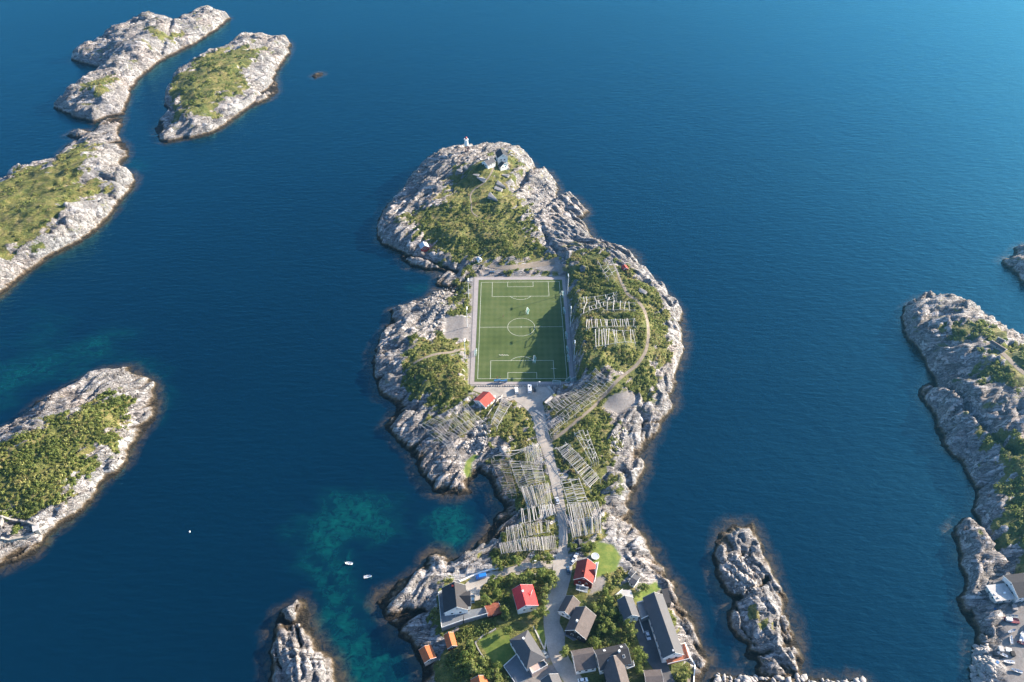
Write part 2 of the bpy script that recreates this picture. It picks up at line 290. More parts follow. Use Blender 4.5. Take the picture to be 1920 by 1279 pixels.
# pitch rectangle, parking and roads
ZF = 4.6
PC = [atz(895.6, 710.4, ZF), atz(1063.2, 709.9, ZF), atz(1048.6, 528.1, ZF), atz(902.4, 529.7, ZF)]   # BL BR TR TL of the touchlines
PW, PL = 56.4, 98.8
def pit(u, v):
    s, t = u/PW, v/PL
    a = [PC[0][i]*(1-s)+PC[1][i]*s for i in (0, 1)]; b = [PC[3][i]*(1-s)+PC[2][i]*s for i in (0, 1)]
    return (a[0]*(1-t)+b[0]*t, a[1]*(1-t)+b[1]*t)
SUR = polyw([(881,721),(1077,721),(1059,519.5),(889.5,520)], ZF)
PARK = polyw(zoomed([(-200,318),(770,318),(815,400),(850,430),(770,460),(690,530),(650,620),(640,700),(690,800),(680,880),(700,940),(740,1060),(640,1090),(610,1000),(590,860),(560,740),(510,660),(430,580),(330,510),(230,465),(60,450),(-100,420),(-240,370)], 920, 680, 7.104), ZF)
ROADS = {'road': ([(1002,756,9),(1008,772,8),(1013,790,7),(1018,812,6),(1024,836,6.5),(1033,870,5),(1042,905,5.5),(1048,935,5.5),(1053,965,5),(1056,1000,4.5),(1055,1035,5),(1055,1060,9),(1052,1085,9),(1045,1110,9),(1040,1135,8.5),(1034,1165,7.5),(1040,1190,8.5),(1043,1215,8),(1052,1240,8),(1068,1265,8),(1090,1300,8),(1110,1350,8)], 6),
 'lane': ([(1051,1057,5),(1030,1058,4),(1000,1060,3.6),(970,1066,3.6),(940,1075,4),(915,1083,4.5),(892,1094,7),(882,1112,9),(884,1128,9)], 7),
 'track': ([(1022,834,4),(1040,822,3.6),(1062,806,3.2),(1085,786,3),(1105,770,3),(1128,748,3),(1150,722,3),(1172,702,3),(1194,684,3.2),(1209,662,3.2),(1215,635,3.2),(1214,605,3.2),(1207,580,3.6),(1193,563,4),(1175,550,3.6),(1166,532,3),(1158,512,2.6),(1150,495,2.2)], 14),
 'driveway': ([(1040,1180,3),(1030,1190,3)], 6),
 'yard': ([(1194,1152,9),(1205,1172,10),(1214,1195,10),(1222,1218,9.5),(1233,1240,8.5),(1244,1262,7),(1255,1290,7),(1265,1330,7)], 6),
 'footpath': ([(926,315,1.2),(918,330,1.2),(905,345,1.2),(888,357,1.4),(882,368,1.2),(884,385,1.0),(885,398,1.0),(896,407,1.0)], 19),
 'gravel_path': ([(872,655,1.8),(850,660,2.2),(820,664,2.2),(795,672,1.8),(775,682,1.4)], 9),
 'side_track': ([(918,498,5),(945,502,5),(975,500,5),(1010,495,7),(1040,490,7)], 5),
 'hill_road': ([(1848,645,3),(1868,652,3.2),(1890,672,3.2),(1912,694,3.2),(1940,715,3.2),(1990,760,3)], 20)}
del ROADS['driveway']
LAWN = [[(869,884),(874,864),(890,850),(898,856),(885,868),(883,892),(875,896)], [(1120,1015),(1150,1022),(1165,1045),(1155,1070),(1130,1080),(1118,1100),(1112,1060),(1105,1040)], [(895,1200),(935,1180),(955,1190),(968,1235),(960,1255),(920,1240)], [(1185,1115),(1230,1090),(1240,1105),(1215,1120),(1196,1130)],[(1010,1170),(1030,1190),(1022,1215),(1005,1190)]]
GRAVEL = [[(835,596),(882,596),(880,636),(833,635)], [(1140,745),(1175,735),(1190,742),(1190,760),(1160,775),(1128,765)], [(985,496),(1048,481),(1053,513),(1035,509),(1000,503),(905,517),(903,509),(950,505)], [(1110,1085),(1135,1080),(1135,1105),(1105,1115)], [(1884,1150),(1930,1130),(1940,1290),(1890,1290),(1880,1200)], [(1000,1225),(1048,1215),(1035,1240),(1010,1250)],[(960,1265),(1040,1245),(1060,1290),(970,1320)]]
# ------------------------------------------------------------------ heightfields
GULLY = {'MAIN': [([(1006,322,2),(990,340,4),(965,365,8),(945,380,9)], 5, 2.2), ([(1050,366,2),(1036,380,4),(1018,398,5),(1005,412,6)], 3.5, 1.8), ([(749,474,1),(775,478,4),(810,485,5),(850,503,4)], 4, 2.0), ([(1015,430,6),(1030,455,8),(1045,478,6)], 2.5, 1.6), ([(812,545,1),(850,545,3),(872,525,3)], 2.5, 1.8), ([(720,655,3),(745,650,5),(765,640,6)], 2.5, 1.5), ([(700,712,2),(725,700,5),(760,700,8)], 2.5, 1.5), ([(1195,921,1),(1178,905,5),(1170,880,6)], 3, 1.8), ([(1243,790,1),(1215,785,5),(1195,770,6)], 2.5, 1.6), ([(728,1158,1),(765,1146,3),(800,1142,4)], 3, 1.8), ([(735,778,1),(770,765,5),(805,757,6)], 3, 2)],
 'G': [([(1740,705,3),(1790,728,10),(1830,775,13),(1862,812,13),(1900,845,14)], 7, 2.6), ([(1827,970,1),(1850,1000,5),(1880,1035,6),(1905,1050,6)], 4, 2.2), ([(1813,915,1),(1845,900,9),(1870,885,12)], 3, 1.8), ([(1750,790,2),(1790,780,8),(1820,760,10)], 2.5, 1.8)],
 'F': [([(1362,1127,1),(1395,1118,3),(1420,1100,3),(1440,1085,1)], 4, 1.5), ([(1392,1222,1),(1430,1222,4),(1460,1212,4),(1496,1208,1)], 3, 1.3)], 'E': [([(515,1165,1),(550,1162,3),(582,1164,1)], 4, 1.0), ([(556,1165,3),(559,1200,5),(566,1240,6),(568,1279,6)], 2.5, .8)],
 'C': [([(520,140,2),(500,160,7),(470,185,8),(462,200,4)], 5, 2.4), ([(310,200,2),(330,212,8),(370,205,10)], 4, 2.2)], 'B': [([(250,350,1),(215,345,7),(190,335,8),(150,345,9)], 5, 2.4), ([(140,458,2),(130,440,7),(110,420,10)], 4, 2.2)], 'A': [([(246,169,1),(225,140,4),(200,133,4),(183,136,1)], 1.2, 2), ([(330,50,3),(318,75,8),(300,100,5)], 4, 2.4)]}
class Island: pass
ISL = {}
def build_height(key, S, step):
    I = Island(); I.key = key; I.P = polyw(S)
    mn = I.P.min(0)-22; mx = I.P.max(0)+22
    if key in ('MAIN', 'E'): mn[1] = max(mn[1], 95)
    if key == 'G': mx[0] = min(mx[0], 620); mn[1] = 110
    if key == 'B': mn[0] = max(mn[0], -640)
    if key == 'D': mn[0] = max(mn[0], -400)
    I.x0, I.y0, I.st = mn[0], mn[1], step
    nx, ny = int((mx[0]-mn[0])/step)+1, int((mx[1]-mn[1])/step)+1
    X, Y = np.meshgrid(mn[0]+np.arange(nx)*step, mn[1]+np.arange(ny)*step); I.X, I.Y = X, Y
    d = sdist(I.P, X, Y); d = d+fbm(X/14, Y/14, 5, 4)*4.2+perlin(X/3.1, Y/3.1, 8)*.8
    I.d = d
    C = HILL[key]; w = 0; z = 0
    for (px, py, h) in C:
        cx, cy = atz(px, py, h); q = 1/((X-cx)**2+(Y-cy)**2+60)**1.6; w = w+q; z = z+q*h
    T = z/w
    base = np.where(d > 0, T*(1-np.exp(-np.maximum(d, 0)/8.0))*np.clip(d/3+.35, 0, 1), d*.5)
    I.Z = base; ISL[key] = I
    if key == 'MAIN':
        ds = sdist(SUR, X, Y); dp = sdist(PARK, X, Y); f = np.maximum(sstep(-7, -1.0, ds), sstep(-5, -.6, dp))
        I.Z = base*(1-f)+(ZF-.12)*f; I.flat = f
    return I
def samp(I, x, y, A=None):
    A = I.Z if A is None else A
    fx = np.clip((np.asarray(x, float)-I.x0)/I.st, 0, A.shape[1]-1.001); fy = np.clip((np.asarray(y, float)-I.y0)/I.st, 0, A.shape[0]-1.001)
    i = fx.astype(int); j = fy.astype(int); u = fx-i; v = fy-j
    return (A[j, i]*(1-u)+A[j, i+1]*u)*(1-v)+(A[j+1, i]*(1-u)+A[j+1, i+1]*u)*v
def hit(px, py, I=None, up=0.0):
    """where the line of sight through a pixel meets the ground (plus a height)"""
    I = I or ISL['MAIN']; d = ray(px, py)
    for z in np.arange(42, -1, -.25):
        t = (z+up-CAMZ)/d[2]; x, y = d[0]*t, d[1]*t; g = float(samp(I, x, y))
        if g >= z: return (x, y, g)
    x, y = atz(px, py, up); return (x, y, max(0.0, float(samp(I, x, y))))
SET = {'MAIN': (S_MAIN, .85), 'A': (S_A, 1.5), 'B': (S_B, 1.3), 'C': (S_C, 1.4), 'D': (S_D, 1.0), 'E': (S_E, .8), 'F': (S_F, .8), 'G': (S_G, 1.2), 'H': (S_H, 1.5), 'S': (S_S, 1.2), 'Q': (S_Q, .9)}
for k, (S, st) in SET.items(): build_height(k, S, st)
ROADW = {}
for k, (pts, z) in ROADS.items():
    I = ISL['G'] if k == 'hill_road' else ISL['MAIN']; out = []
    for (px, py, w) in pts:
        x, y, g = hit(px, py, I); out.append((x, y, w*(.62 if k == 'track' else 1)))
    # densify with Catmull-Rom
    q = [out[0]]+out+[out[-1]]; dn = []
    for i in range(1, len(q)-2):
        p0, p1, p2, p3 = [np.array(q[j]) for j in (i-1, i, i+1, i+2)]
        L = max(2, int(np.linalg.norm(p2[:2]-p1[:2])/1.6))
        for s in range(L):
            t = s/L; dn.append(.5*((2*p1)+(-p0+p2)*t+(2*p0-5*p1+4*p2-p3)*t*t+(-p0+3*p1-3*p2+p3)*t**3))
    dn.append(np.array(q[-1])); ROADW[k] = (I, np.array(dn))
def hitpoly(pts, I=None): return np.array([hit(p[0], p[1], I)[:2] for p in pts])
RACK_Q = {}
def finish_height(I):
    X, Y, d = I.X, I.Y, I.d; key = I.key; rmask = np.zeros(X.shape); near = np.full(X.shape, 1e9)
    for k, (J, L) in ROADW.items():
        if J is not I: continue
        P = L[::2]; best = np.full(X.shape, 1e9)
        w = L[:, 2].mean()
        sel = (X > P[:, 0].min()-20) & (X < P[:, 0].max()+20) & (Y > P[:, 1].min()-20) & (Y < P[:, 1].max()+20)
        xs, ys = X[sel], Y[sel]; bd = np.full(xs.shape, 1e9)
        for i in range(len(P)-1):
            x1, y1, w1 = P[i]; x2, y2, _ = P[i+1]; dx, dy = x2-x1, y2-y1; t = np.clip(((xs-x1)*dx+(ys-y1)*dy)/(dx*dx+dy*dy+1e-9), 0, 1)
            bd = np.minimum(bd, np.hypot(xs-x1-t*dx, ys-y1-t*dy)-w1/2)
        best[sel] = bd; near = np.minimum(near, best)
    I.road = near; road_s = 1-sstep(.8, 5, near)
    veg = np.full(X.shape, -30.0)
    polys = VEG_MAIN if key == 'MAIN' else VEG[key]
    for pl in polys: veg = np.maximum(veg, sdist(hitpoly(pl, I), X, Y))
    I.vegd = veg+fbm(X/11, Y/11, 31, 5)*14+1.0-sstep(.05, .22, fbm((X+Y)/22, (Y-X)/7, 37, 4))*9
    lawn = np.full(X.shape, -30.0); grav = lawn.copy(); vill = lawn.copy()
    if key in ('MAIN',):
        for pl in LAWN: lawn = np.maximum(lawn, sdist(hitpoly(pl, I), X, Y))
        vill = sdist(hitpoly(VEG_MAIN[-1], I), X, Y)
    if key in ('MAIN', 'G'):
        for pl in GRAVEL:
            if (pl[0][0] > 1600) == (key == 'G'): grav = np.maximum(grav, sdist(hitpoly(pl, I), X, Y))
    if key == 'MAIN': I.vegd = I.vegd-sstep(505, 540, Y)*sstep(-.04, .12, fbm((X+Y)/19+3, (Y-X)/6.5, 137, 4))*10
    I.lawn, I.grav, I.vill = lawn, grav+fbm(X/5, Y/5, 3, 3)*1.5, vill
    sm = np.maximum(road_s, getattr(I, 'flat', np.zeros(X.shape)))
    sm = np.maximum(sm, sstep(-6, 2, vill)*.93); sm = np.maximum(sm, sstep(-3, 1, grav)*.95); sm = np.maximum(sm, sstep(-3, 1, lawn)*.95)
    vv = sstep(-3, 5, I.vegd)*.55; amp = (1-sm)*(1-vv)*np.clip(d/5+.15, 0, 1)
    wob = fbm(X/40, Y/40, 77, 3)*14; far = 1.5 if key in 'ABCGH' else 1.0
    def strata(a):
        ca, sa = math.cos(a), math.sin(a); U = X*ca+Y*sa+wob; V = -X*sa+Y*ca+wob*.8
        q = 1.7 if key in 'ABCGH' else 1.0; U = U/q; V = V/q; r1 = 1-np.abs(fbm(U/38, V/8.5, 41, 3))*2.4; r2 = 1-np.abs(fbm(U/15, V/2.9, 47, 3))*2.2
        f1, f2, idv = voro(U/20+perlin(X/5, Y/5, 2)*.25, V/5.5, 60); g1, g2, id2 = voro(U/6.0, V/2.1, 63)
        return (r1-.5)*2.6+(r2-.5)*1.2+(idv-.5)*2.5+(id2-.5)*.55-np.exp(-(f2-f1)*13)*1.7, id2, g1
    if key == 'MAIN':
        I.wb = sstep(60, 72, X)*sstep(-20, 10, 385-Y)*sstep(-10, 25, Y-232); I.wb = np.where(X > 20, I.wb, 0)
        I.wc = np.maximum(sstep(20, 40, X)*sstep(-10, 25, Y-385), sstep(30, 50, X)*sstep(-10, 20, 232-Y))
        n = strata(.75)[0]; n = n*(1-I.wb)+strata(1.25)[0]*I.wb; n = n*(1-I.wc)+strata(2.35)[0]*I.wc
    else: n, id2, g1 = strata(ANG[key])
    n = n+fbm(X/26, Y/26, 51, 5)*3.2+perlin(X/1.7, Y/1.7, 71)*.10
    if key == 'Q': n = (id2-.4)*1.8+np.sqrt(np.maximum(0, 1-g1))*1.2-.6
    Z = I.Z+n*amp*far
    for line, dep, wd in GULLY.get(key, []):
        P = polyw(line); g = dseg(P, X+perlin(X/6, Y/6, 3)*1.5, Y+perlin(X/6, Y/6, 4)*1.5, False); Z = Z-dep*np.exp(-(g/wd)**2)*np.clip(d/3, 0, 1)
    Z = np.where(d > 0, np.maximum(Z, .05+np.minimum(d, 3)*.12), Z)
    I.Z = Z; I.amp = amp
    v = sstep(-2, 3.0, I.vegd)*sstep(3, 6, d)*(1-sstep(-1, 0, np.minimum(.5, getattr(I, 'dpark', -1.0))))
    I.veg = v
for k, I in ISL.items(): finish_height(I)
MAIN = ISL['MAIN']
def island_mesh(I):
    ny, nx = I.X.shape; keep = I.d > -14
    c = keep[:-1, :-1] & keep[1:, 1:] & keep[1:, :-1] & keep[:-1, 1:]
    idx = np.arange(nx*ny).reshape(ny, nx); j, i = np.nonzero(c)
    F = np.stack([idx[j, i], idx[j, i+1], idx[j+1, i+1], idx[j+1, i]], 1)
    used = np.unique(F); rm = np.zeros(nx*ny, np.int64); rm[used] = np.arange(len(used)); F = rm[F]
    V = np.stack([I.X.ravel()[used], I.Y.ravel()[used], I.Z.ravel()[used]], 1)
    o = mesh_np('rocky_island', V, F, rock_material((.75, 1.25, 2.35) if I is MAIN else (ANG[I.key],)*3, 'coastal rock'), smooth=(False))
    o['kind'] = 'structure'; attr(o, 'veg', I.veg.ravel()[used]); attr(o, 'lawn', sstep(-.6, .6, I.lawn).ravel()[used]); attr(o, 'gravel', np.maximum(sstep(-.8, .8, I.grav), (sstep(-1.2, .4, SUR_D(I)) if I is MAIN else 0)).ravel()[used])
    if I is MAIN: attr(o, 'strata_b', I.wb.ravel()[used]); attr(o, 'strata_c', I.wc.ravel()[used])
    I.obj = o
def SUR_D(I): return sdist(SUR, I.X, I.Y)*1.0+1.0
for I in ISL.values(): island_mesh(I)
# ------------------------------------------------------------------ water
def water():
    xs = np.concatenate([[-30000, -12000, -5000, -2500, -1300, -900], np.arange(-660, 661, 3.6), [900, 1300, 2500, 5000, 12000, 30000]])
    ys = np.concatenate([[-3000, -800, -200], np.arange(60, 1120, 3.6), [1200, 1500, 2200, 4000, 9000, 18000, 40000]])
    X, Y = np.meshgrid(xs, ys); D = np.full(X.shape, 1e9)
    sel = (abs(X) < 665) & (Y > 50) & (Y < 1120); x, y = X[sel], Y[sel]; dm = np.full(x.shape, 1e9); w = fbm(x/22, y/22, 90, 4)
    for k, I in ISL.items():
        f = 1.0; dd = dseg(I.P, x, y); ins = inside(I.P, x, y); dm = np.minimum(dm, np.where(ins, 0, dd))
    dm = dm+w*4; D[sel] = dm
    sh = np.exp(-np.maximum(D, 0)/2.8)
    teal = np.zeros(X.shape)
    TP = [(polyw([(560,985),(600,950),(640,935),(690,920),(720,945),(745,968),(735,995),(700,1008),(650,1010),(638,1030),(640,1060),(650,1085),(665,1100),(668,1120),(680,1145),(700,1180),(740,1230),(750,1300),(660,1290),(610,1210),(585,1150),(630,1140),(600,1090),(590,1050),(570,1020)]), .75, 15),
          (polyw([(800,975),(830,955),(865,950),(885,975),(880,1005),(850,1030),(815,1010)]), .85, 8),
          (polyw([(620,955),(680,940),(700,975),(660,1000),(620,1005)]), .35, 14),
          (polyw([(615,1050),(640,1085),(660,1120),(670,1150),(655,1150),(630,1110),(605,1070)]), 1.0, 5),
          (polyw([(640,1185),(690,1200),(740,1260),(700,1300),(650,1270)]), .5, 10),
          (polyw([(0,690),(60,665),(150,640),(215,632),(205,652),(120,680),(50,720),(0,745)]), .6, 26),
          (polyw([(0,640),(80,590),(130,600),(60,650),(0,670)]), .2, 25),
          (polyw([(150,690),(250,664),(310,690),(325,750),(300,790),(290,720),(240,680)]), .32, 9),
          (polyw([(770,536),(802,533),(808,543),(785,555)]), .45, 6), (polyw([(230,300),(275,300),(270,322),(240,318)]), .3, 9)]
    for P, a, soft in TP:
        a = a*.75; s = sdist(P, x, y)+fbm(x/(9+soft*.5), y/(9+soft*.5), 95, 5)*soft*1.2
        teal[sel] = np.maximum(teal[sel], a*sstep(-soft*.8, soft*.8, s))
    # weed that breaks the sand, and the dark pipe line across it
    brk = fbm(x/6, y/6, 123, 4); teal[sel] *= np.clip(1.0-sstep(.12, .4, brk)*.55, 0, 1)
    pl = dseg(polyw([(545,985),(600,1050),(640,1110),(680,1160),(700,1185)]), x, y, False); teal[sel] *= np.clip(sstep(1.0, 4.5, pl+perlin(x/5, y/5, 4)*1.2)+.25, 0, 1)
    ny, nx = X.shape; idx = np.arange(nx*ny).reshape(ny, nx)
    F = np.stack([idx[:-1, :-1], idx[:-1, 1:], idx[1:, 1:], idx[1:, :-1]], -1).reshape(-1, 4)
    V = np.stack([X.ravel(), Y.ravel(), np.zeros(X.size)], 1)
    m, t, p = nodes('sea water'); g = t.nodes.new('ShaderNodeNewGeometry'); pos = g.outputs['Position']
    def mp(scale, rot):
        k = t.nodes.new('ShaderNodeMapping'); k.inputs['Scale'].default_value = scale; k.inputs['Rotation'].default_value = (0, 0, rot); t.links.new(pos, k.inputs[0]); return k.outputs[0]
    A = lambda n_: N(t, 'ShaderNodeAttribute', attribute_name=n_).outputs['Fac']
    nb = noise(t, mp((1, 1, 1), 0), .004, 4, .6)
    nl = noise(t, mp((1, 1, 1), 0), .09, 8, .78)
    deep = ramp(t, nb, [(.3, (.0001, .007, .017)), (.7, (.0002, .011, .025))]).outputs[0]
    tl = ramp(t, mth(t, 'MULTIPLY', A('teal'), mth(t, 'ADD', nl, .55)), [(0, 0.0), (1, 1.0)]).outputs[0]
    wd = noise(t, mp((1, 1, 1), 0), .22, 8, .75, .8); tcol = ramp(t, wd, [(.36, (.0008, .012, .018)), (.46, (.0012, .042, .040)), (.6, (.002, .088, .070)), (.72, (.006, .10, .075))]).outputs[0]
    c = mixc(t, tl, deep, tcol)
    shm = mth(t, 'MULTIPLY', A('shallow'), mth(t, 'MULTIPLY', mth(t, 'ADD', wd, mth(t, 'SUBTRACT', nl, .25)), 1.3))
    c = mixc(t, ramp(t, shm, [(.10, 0.0), (.30, .28), (.8, .85)]).outputs[0], c, ramp(t, wd, [(.38, (.014, .013, .010)), (.62, (.085, .060, .028))]).outputs[0])
    t.nodes.remove(p); df = t.nodes.new('ShaderNodeBsdfDiffuse'); t.links.new(c, df.inputs['Color']); gl = t.nodes.new('ShaderNodeBsdfGlossy')
    gl.inputs['Color'].default_value = (.24, .80, .96, 1); gl.inputs['Roughness'].default_value = .36; fr = t.nodes.new('ShaderNodeFresnel'); fr.inputs['IOR'].default_value = 1.7
    ms = t.nodes.new('ShaderNodeMixShader'); t.links.new(fr.outputs[0], ms.inputs[0]); t.links.new(df.outputs[0], ms.inputs[1]); t.links.new(gl.outputs[0], ms.inputs[2]); t.links.new(ms.outputs[0], t.nodes['Material Output'].inputs[0])
    rv = ramp(t, noise(t, mp((.0035, .009, 1), R(-25)), 1.0, 5, .6), [(.3, .05), (.7, .26)]); t.links.new(rv.outputs[0], gl.inputs['Roughness'])
    w1 = noise(t, mp((.10, .34, 1), R(-14)), 1.0, 4, .55, .4); w2 = noise(t, mp((.5, .9, 1), R(20)), 1.0, 4, .6); w3 = noise(t, mp((.03, .06, 1), R(-30)), 1.0, 3, .5)
    h = mth(t, 'ADD', mth(t, 'MULTIPLY', w1, 1.1), mth(t, 'ADD', mth(t, 'MULTIPLY', w2, .22), mth(t, 'MULTIPLY', w3, .5)))
    bn = bump(t, h, 1.0, .42, None)
    for q in (df, gl, fr): t.links.new(bn, q.inputs['Normal'])
    o = mesh_np('sea_water', V, F, m, smooth=True); o['kind'] = 'structure'
    attr(o, 'shallow', sh); attr(o, 'teal', teal)
water()
#PART2
# ------------------------------------------------------------------ materials for the built things
M['turf'] = None
def turf_material():
    m, t, p = nodes('artificial turf'); v = coords(t)
    w = N(t, 'ShaderNodeTexWave', bands_direction='Y', wave_profile='SIN'); w.inputs['Scale'].default_value = .055; t.links.new(v, w.inputs[0])
    w2 = N(t, 'ShaderNodeTexWave', bands_direction='X', wave_profile='SIN'); w2.inputs['Scale'].default_value = .08; t.links.new(v, w2.inputs[0])
    f = mth(t, 'ADD', mth(t, 'MULTIPLY', w.outputs[0], .09), mth(t, 'ADD', mth(t, 'MULTIPLY', w2.outputs[0], .09), .12))
    f = mth(t, 'ADD', f, mth(t, 'MULTIPLY', noise(t, v, .05, 5, .6), .9)); f = mth(t, 'ADD', f, mth(t, 'MULTIPLY', noise(t, v, 1.2, 4, .6), .2))
    r = ramp(t, f, [(.40, (.040, .066, .014)), (.7, (.068, .098, .026)), (1.0, (.105, .130, .046))]); t.links.new(r.outputs[0], p.inputs['Base Color'])
    p.inputs['Roughness'].default_value = .8; p.inputs['Specular IOR Level'].default_value = .2
    bump(t, noise(t, v, 4, 3), .03, .5, p); return m
M['turf'] = turf_material()
M['line'] = plain('painted line', (.72, .74, .68), .7, .06)
M['apron'] = plain('pale asphalt', (.31, .28, .27), .85, .12, .5, .03)
def road_material():
    m, t, p = nodes('dusty road'); v = coords(t); n = noise(t, v, .12, 5, .6); n2 = noise(t, v, 1.4, 6, .7)
    r = ramp(t, n, [(.3, (.25, .23, .205)), (.7, (.42, .38, .33))]); c = mixc(t, .35, r.outputs[0], n2, 'OVERLAY')
    t.links.new(c, p.inputs['Base Color']); p.inputs['Roughness'].default_value = .9; bump(t, n2, .06, .6, p); return m
M['road'] = road_material()
M['asphalt'] = plain('asphalt', (.085, .085, .09), .85, .22, .25, .02)
M['track'] = plain('gravel track', (.22, .185, .145), .9, .25, .4, .05)
M['white'] = striped('white boards', (.78, .78, .75), .30, 'Z', .02, .6, .05, .8)
M['trim'] = plain('white trim', (.80, .80, .77), .5, .05)
M['darkwood'] = striped('dark red boards', (.13, .022, .020), .28, 'Z', .02, .7, .15, .7)
M['redwood'] = striped('red boards', (.34, .045, .030), .25, 'X', .02, .7, .15, .7)
M['greywood'] = striped('grey boards', (.30, .29, .28), .25, 'X', .02, .7, .2, .7)
M['blackwood'] = striped('black boards', (.030, .030, .032), .25, 'X', .02, .7, .2, .7)
M['roofred'] = striped('bright red sheet roof', (.58, .050, .050), .35, 'X', .04, .45, .2, .72)
M['roofclub'] = striped('red sheet roof', (.42, .075, .055), .35, 'X', .04, .5, .25, .72)
M['rooforange'] = striped('red brown tiles', (.24, .052, .042), .33, 'X', .05, .7, .2, .6)
M['roofrust'] = striped('rust orange sheet roof', (.44, .135, .055), .4, 'X', .04, .7, .25, .7)
M['roofbrick'] = striped('old red tiles', (.30, .10, .060), .33, 'X', .05, .8, .3, .6)
M['roofdark'] = striped('dark grey roof', (.048, .047, .050), .45, 'X', .03, .7, .12, .7)
M['roofgrey'] = striped('grey sheet roof', (.095, .095, .10), .5, 'X', .03, .55, .1, .75)
M['roofbrown'] = striped('grey brown tiles', (.115, .098, .092), .33, 'X', .04, .75, .25, .65)
M['rooflight'] = striped('pale sheet roof', (.42, .47, .52), .5, 'X', .03, .4, .08, .8)
M['concrete'] = plain('concrete', (.42, .41, .39), .85, .15, .6, .02)
M['deck'] = striped('weathered deck boards', (.16, .175, .19), .30, 'X', .02, .7, .15, .7)
M['deckpink'] = striped('pale tinted deck', (.46, .36, .32), .6, 'X', .02, .7, .08, .85)
M['rustdeck'] = striped('rust red deck boards', (.34, .13, .080), .30, 'X', .02, .8, .2, .7)
M['pole'] = plain('weathered pole', (.37, .35, .33), .85, .3, .35)
M['polepale'] = plain('bleached pole', (.52, .50, .47), .8, .15, .35)
M['polebrown'] = plain('bark pole', (.26, .215, .185), .85, .3, .35)
M['metal'] = plain('galvanised steel', (.50, .52, .53), .45, .08, 1, 0, .3)
M['steel_white'] = plain('white painted steel', (.75, .77, .76), .4, .04)
M['teal'] = plain('teal net', (.20, .52, .50), .6, .1)
M['blue'] = plain('blue plastic', (.03, .13, .32), .4, .1)
M['masonry'] = plain('old masonry', (.25, .235, .215), .9, .3, .7, .1)
M['stone'] = plain('pale stone', (.30, .285, .27), .9, .3, .9, .15)
M['tyre'] = plain('rubber', (.02, .02, .02), .85, .1)
M['leafA'] = None
def glass_material():
    m, t, p = nodes('window glass'); p.inputs['Base Color'].default_value = (.02, .03, .04, 1); p.inputs['Roughness'].default_value = .05; p.inputs['Specular IOR Level'].default_value = .8; return m
M['glass'] = glass_material()
def paint(name, c, rough=.3):
    m, t, p = nodes(name); p.inputs['Base Color'].default_value = (*c, 1); p.inputs['Roughness'].default_value = rough; p.inputs['Coat Weight'].default_value = .5
    n = noise(t, coords(t), 3, 3); bump(t, n, .004, .3, p); return m
def leaf_material(name, stops, trans=.42):
    m, t, p = nodes(name); a = N(t, 'ShaderNodeAttribute', attribute_name='hue'); g = t.nodes.new('ShaderNodeNewGeometry')
    oi = t.nodes.new('ShaderNodeObjectInfo')
    f = mth(t, 'FRACT', mth(t, 'ADD', a.outputs['Fac'], mth(t, 'MULTIPLY', oi.outputs['Random'], .0)))
    f = mth(t, 'ADD', mth(t, 'MULTIPLY', f, .75), mth(t, 'MULTIPLY', oi.outputs['Random'], .25))
    c = ramp(t, f, stops).outputs[0]
    rr = ramp(t, g.outputs['Random Per Island'], [(0, .62), (1, 1.25)]).outputs[0]; c = mixc(t, 1.0, c, rr, 'MULTIPLY')
    t.links.new(c, p.inputs['Base Color']); p.inputs['Roughness'].default_value = .65; p.inputs['Specular IOR Level'].default_value = .25
    tr = t.nodes.new('ShaderNodeBsdfTranslucent'); t.links.new(c, tr.inputs[0]); mx = t.nodes.new('ShaderNodeMixShader'); mx.inputs[0].default_value = trans
    out = t.nodes['Material Output']; t.links.new(p.outputs[0], mx.inputs[1]); t.links.new(tr.outputs[0], mx.inputs[2]); t.links.new(mx.outputs[0], out.inputs[0]); return m
M['scrub'] = leaf_material('scrub leaves', [(0, (.085, .130, .030)), (.3, (.155, .20, .050)), (.55, (.25, .28, .075)), (.75, (.34, .33, .12)), (.9, (.37, .29, .14)), (1, (.30, .22, .12))])
M['crown'] = leaf_material('tree leaves', [(0, (.100, .150, .032)), (.35, (.165, .22, .045)), (.6, (.24, .28, .075)), (.8, (.31, .31, .12)), (1, (.38, .34, .17))])
M['bark'] = plain('bark', (.14, .115, .09), .9, .3, 2, .05)
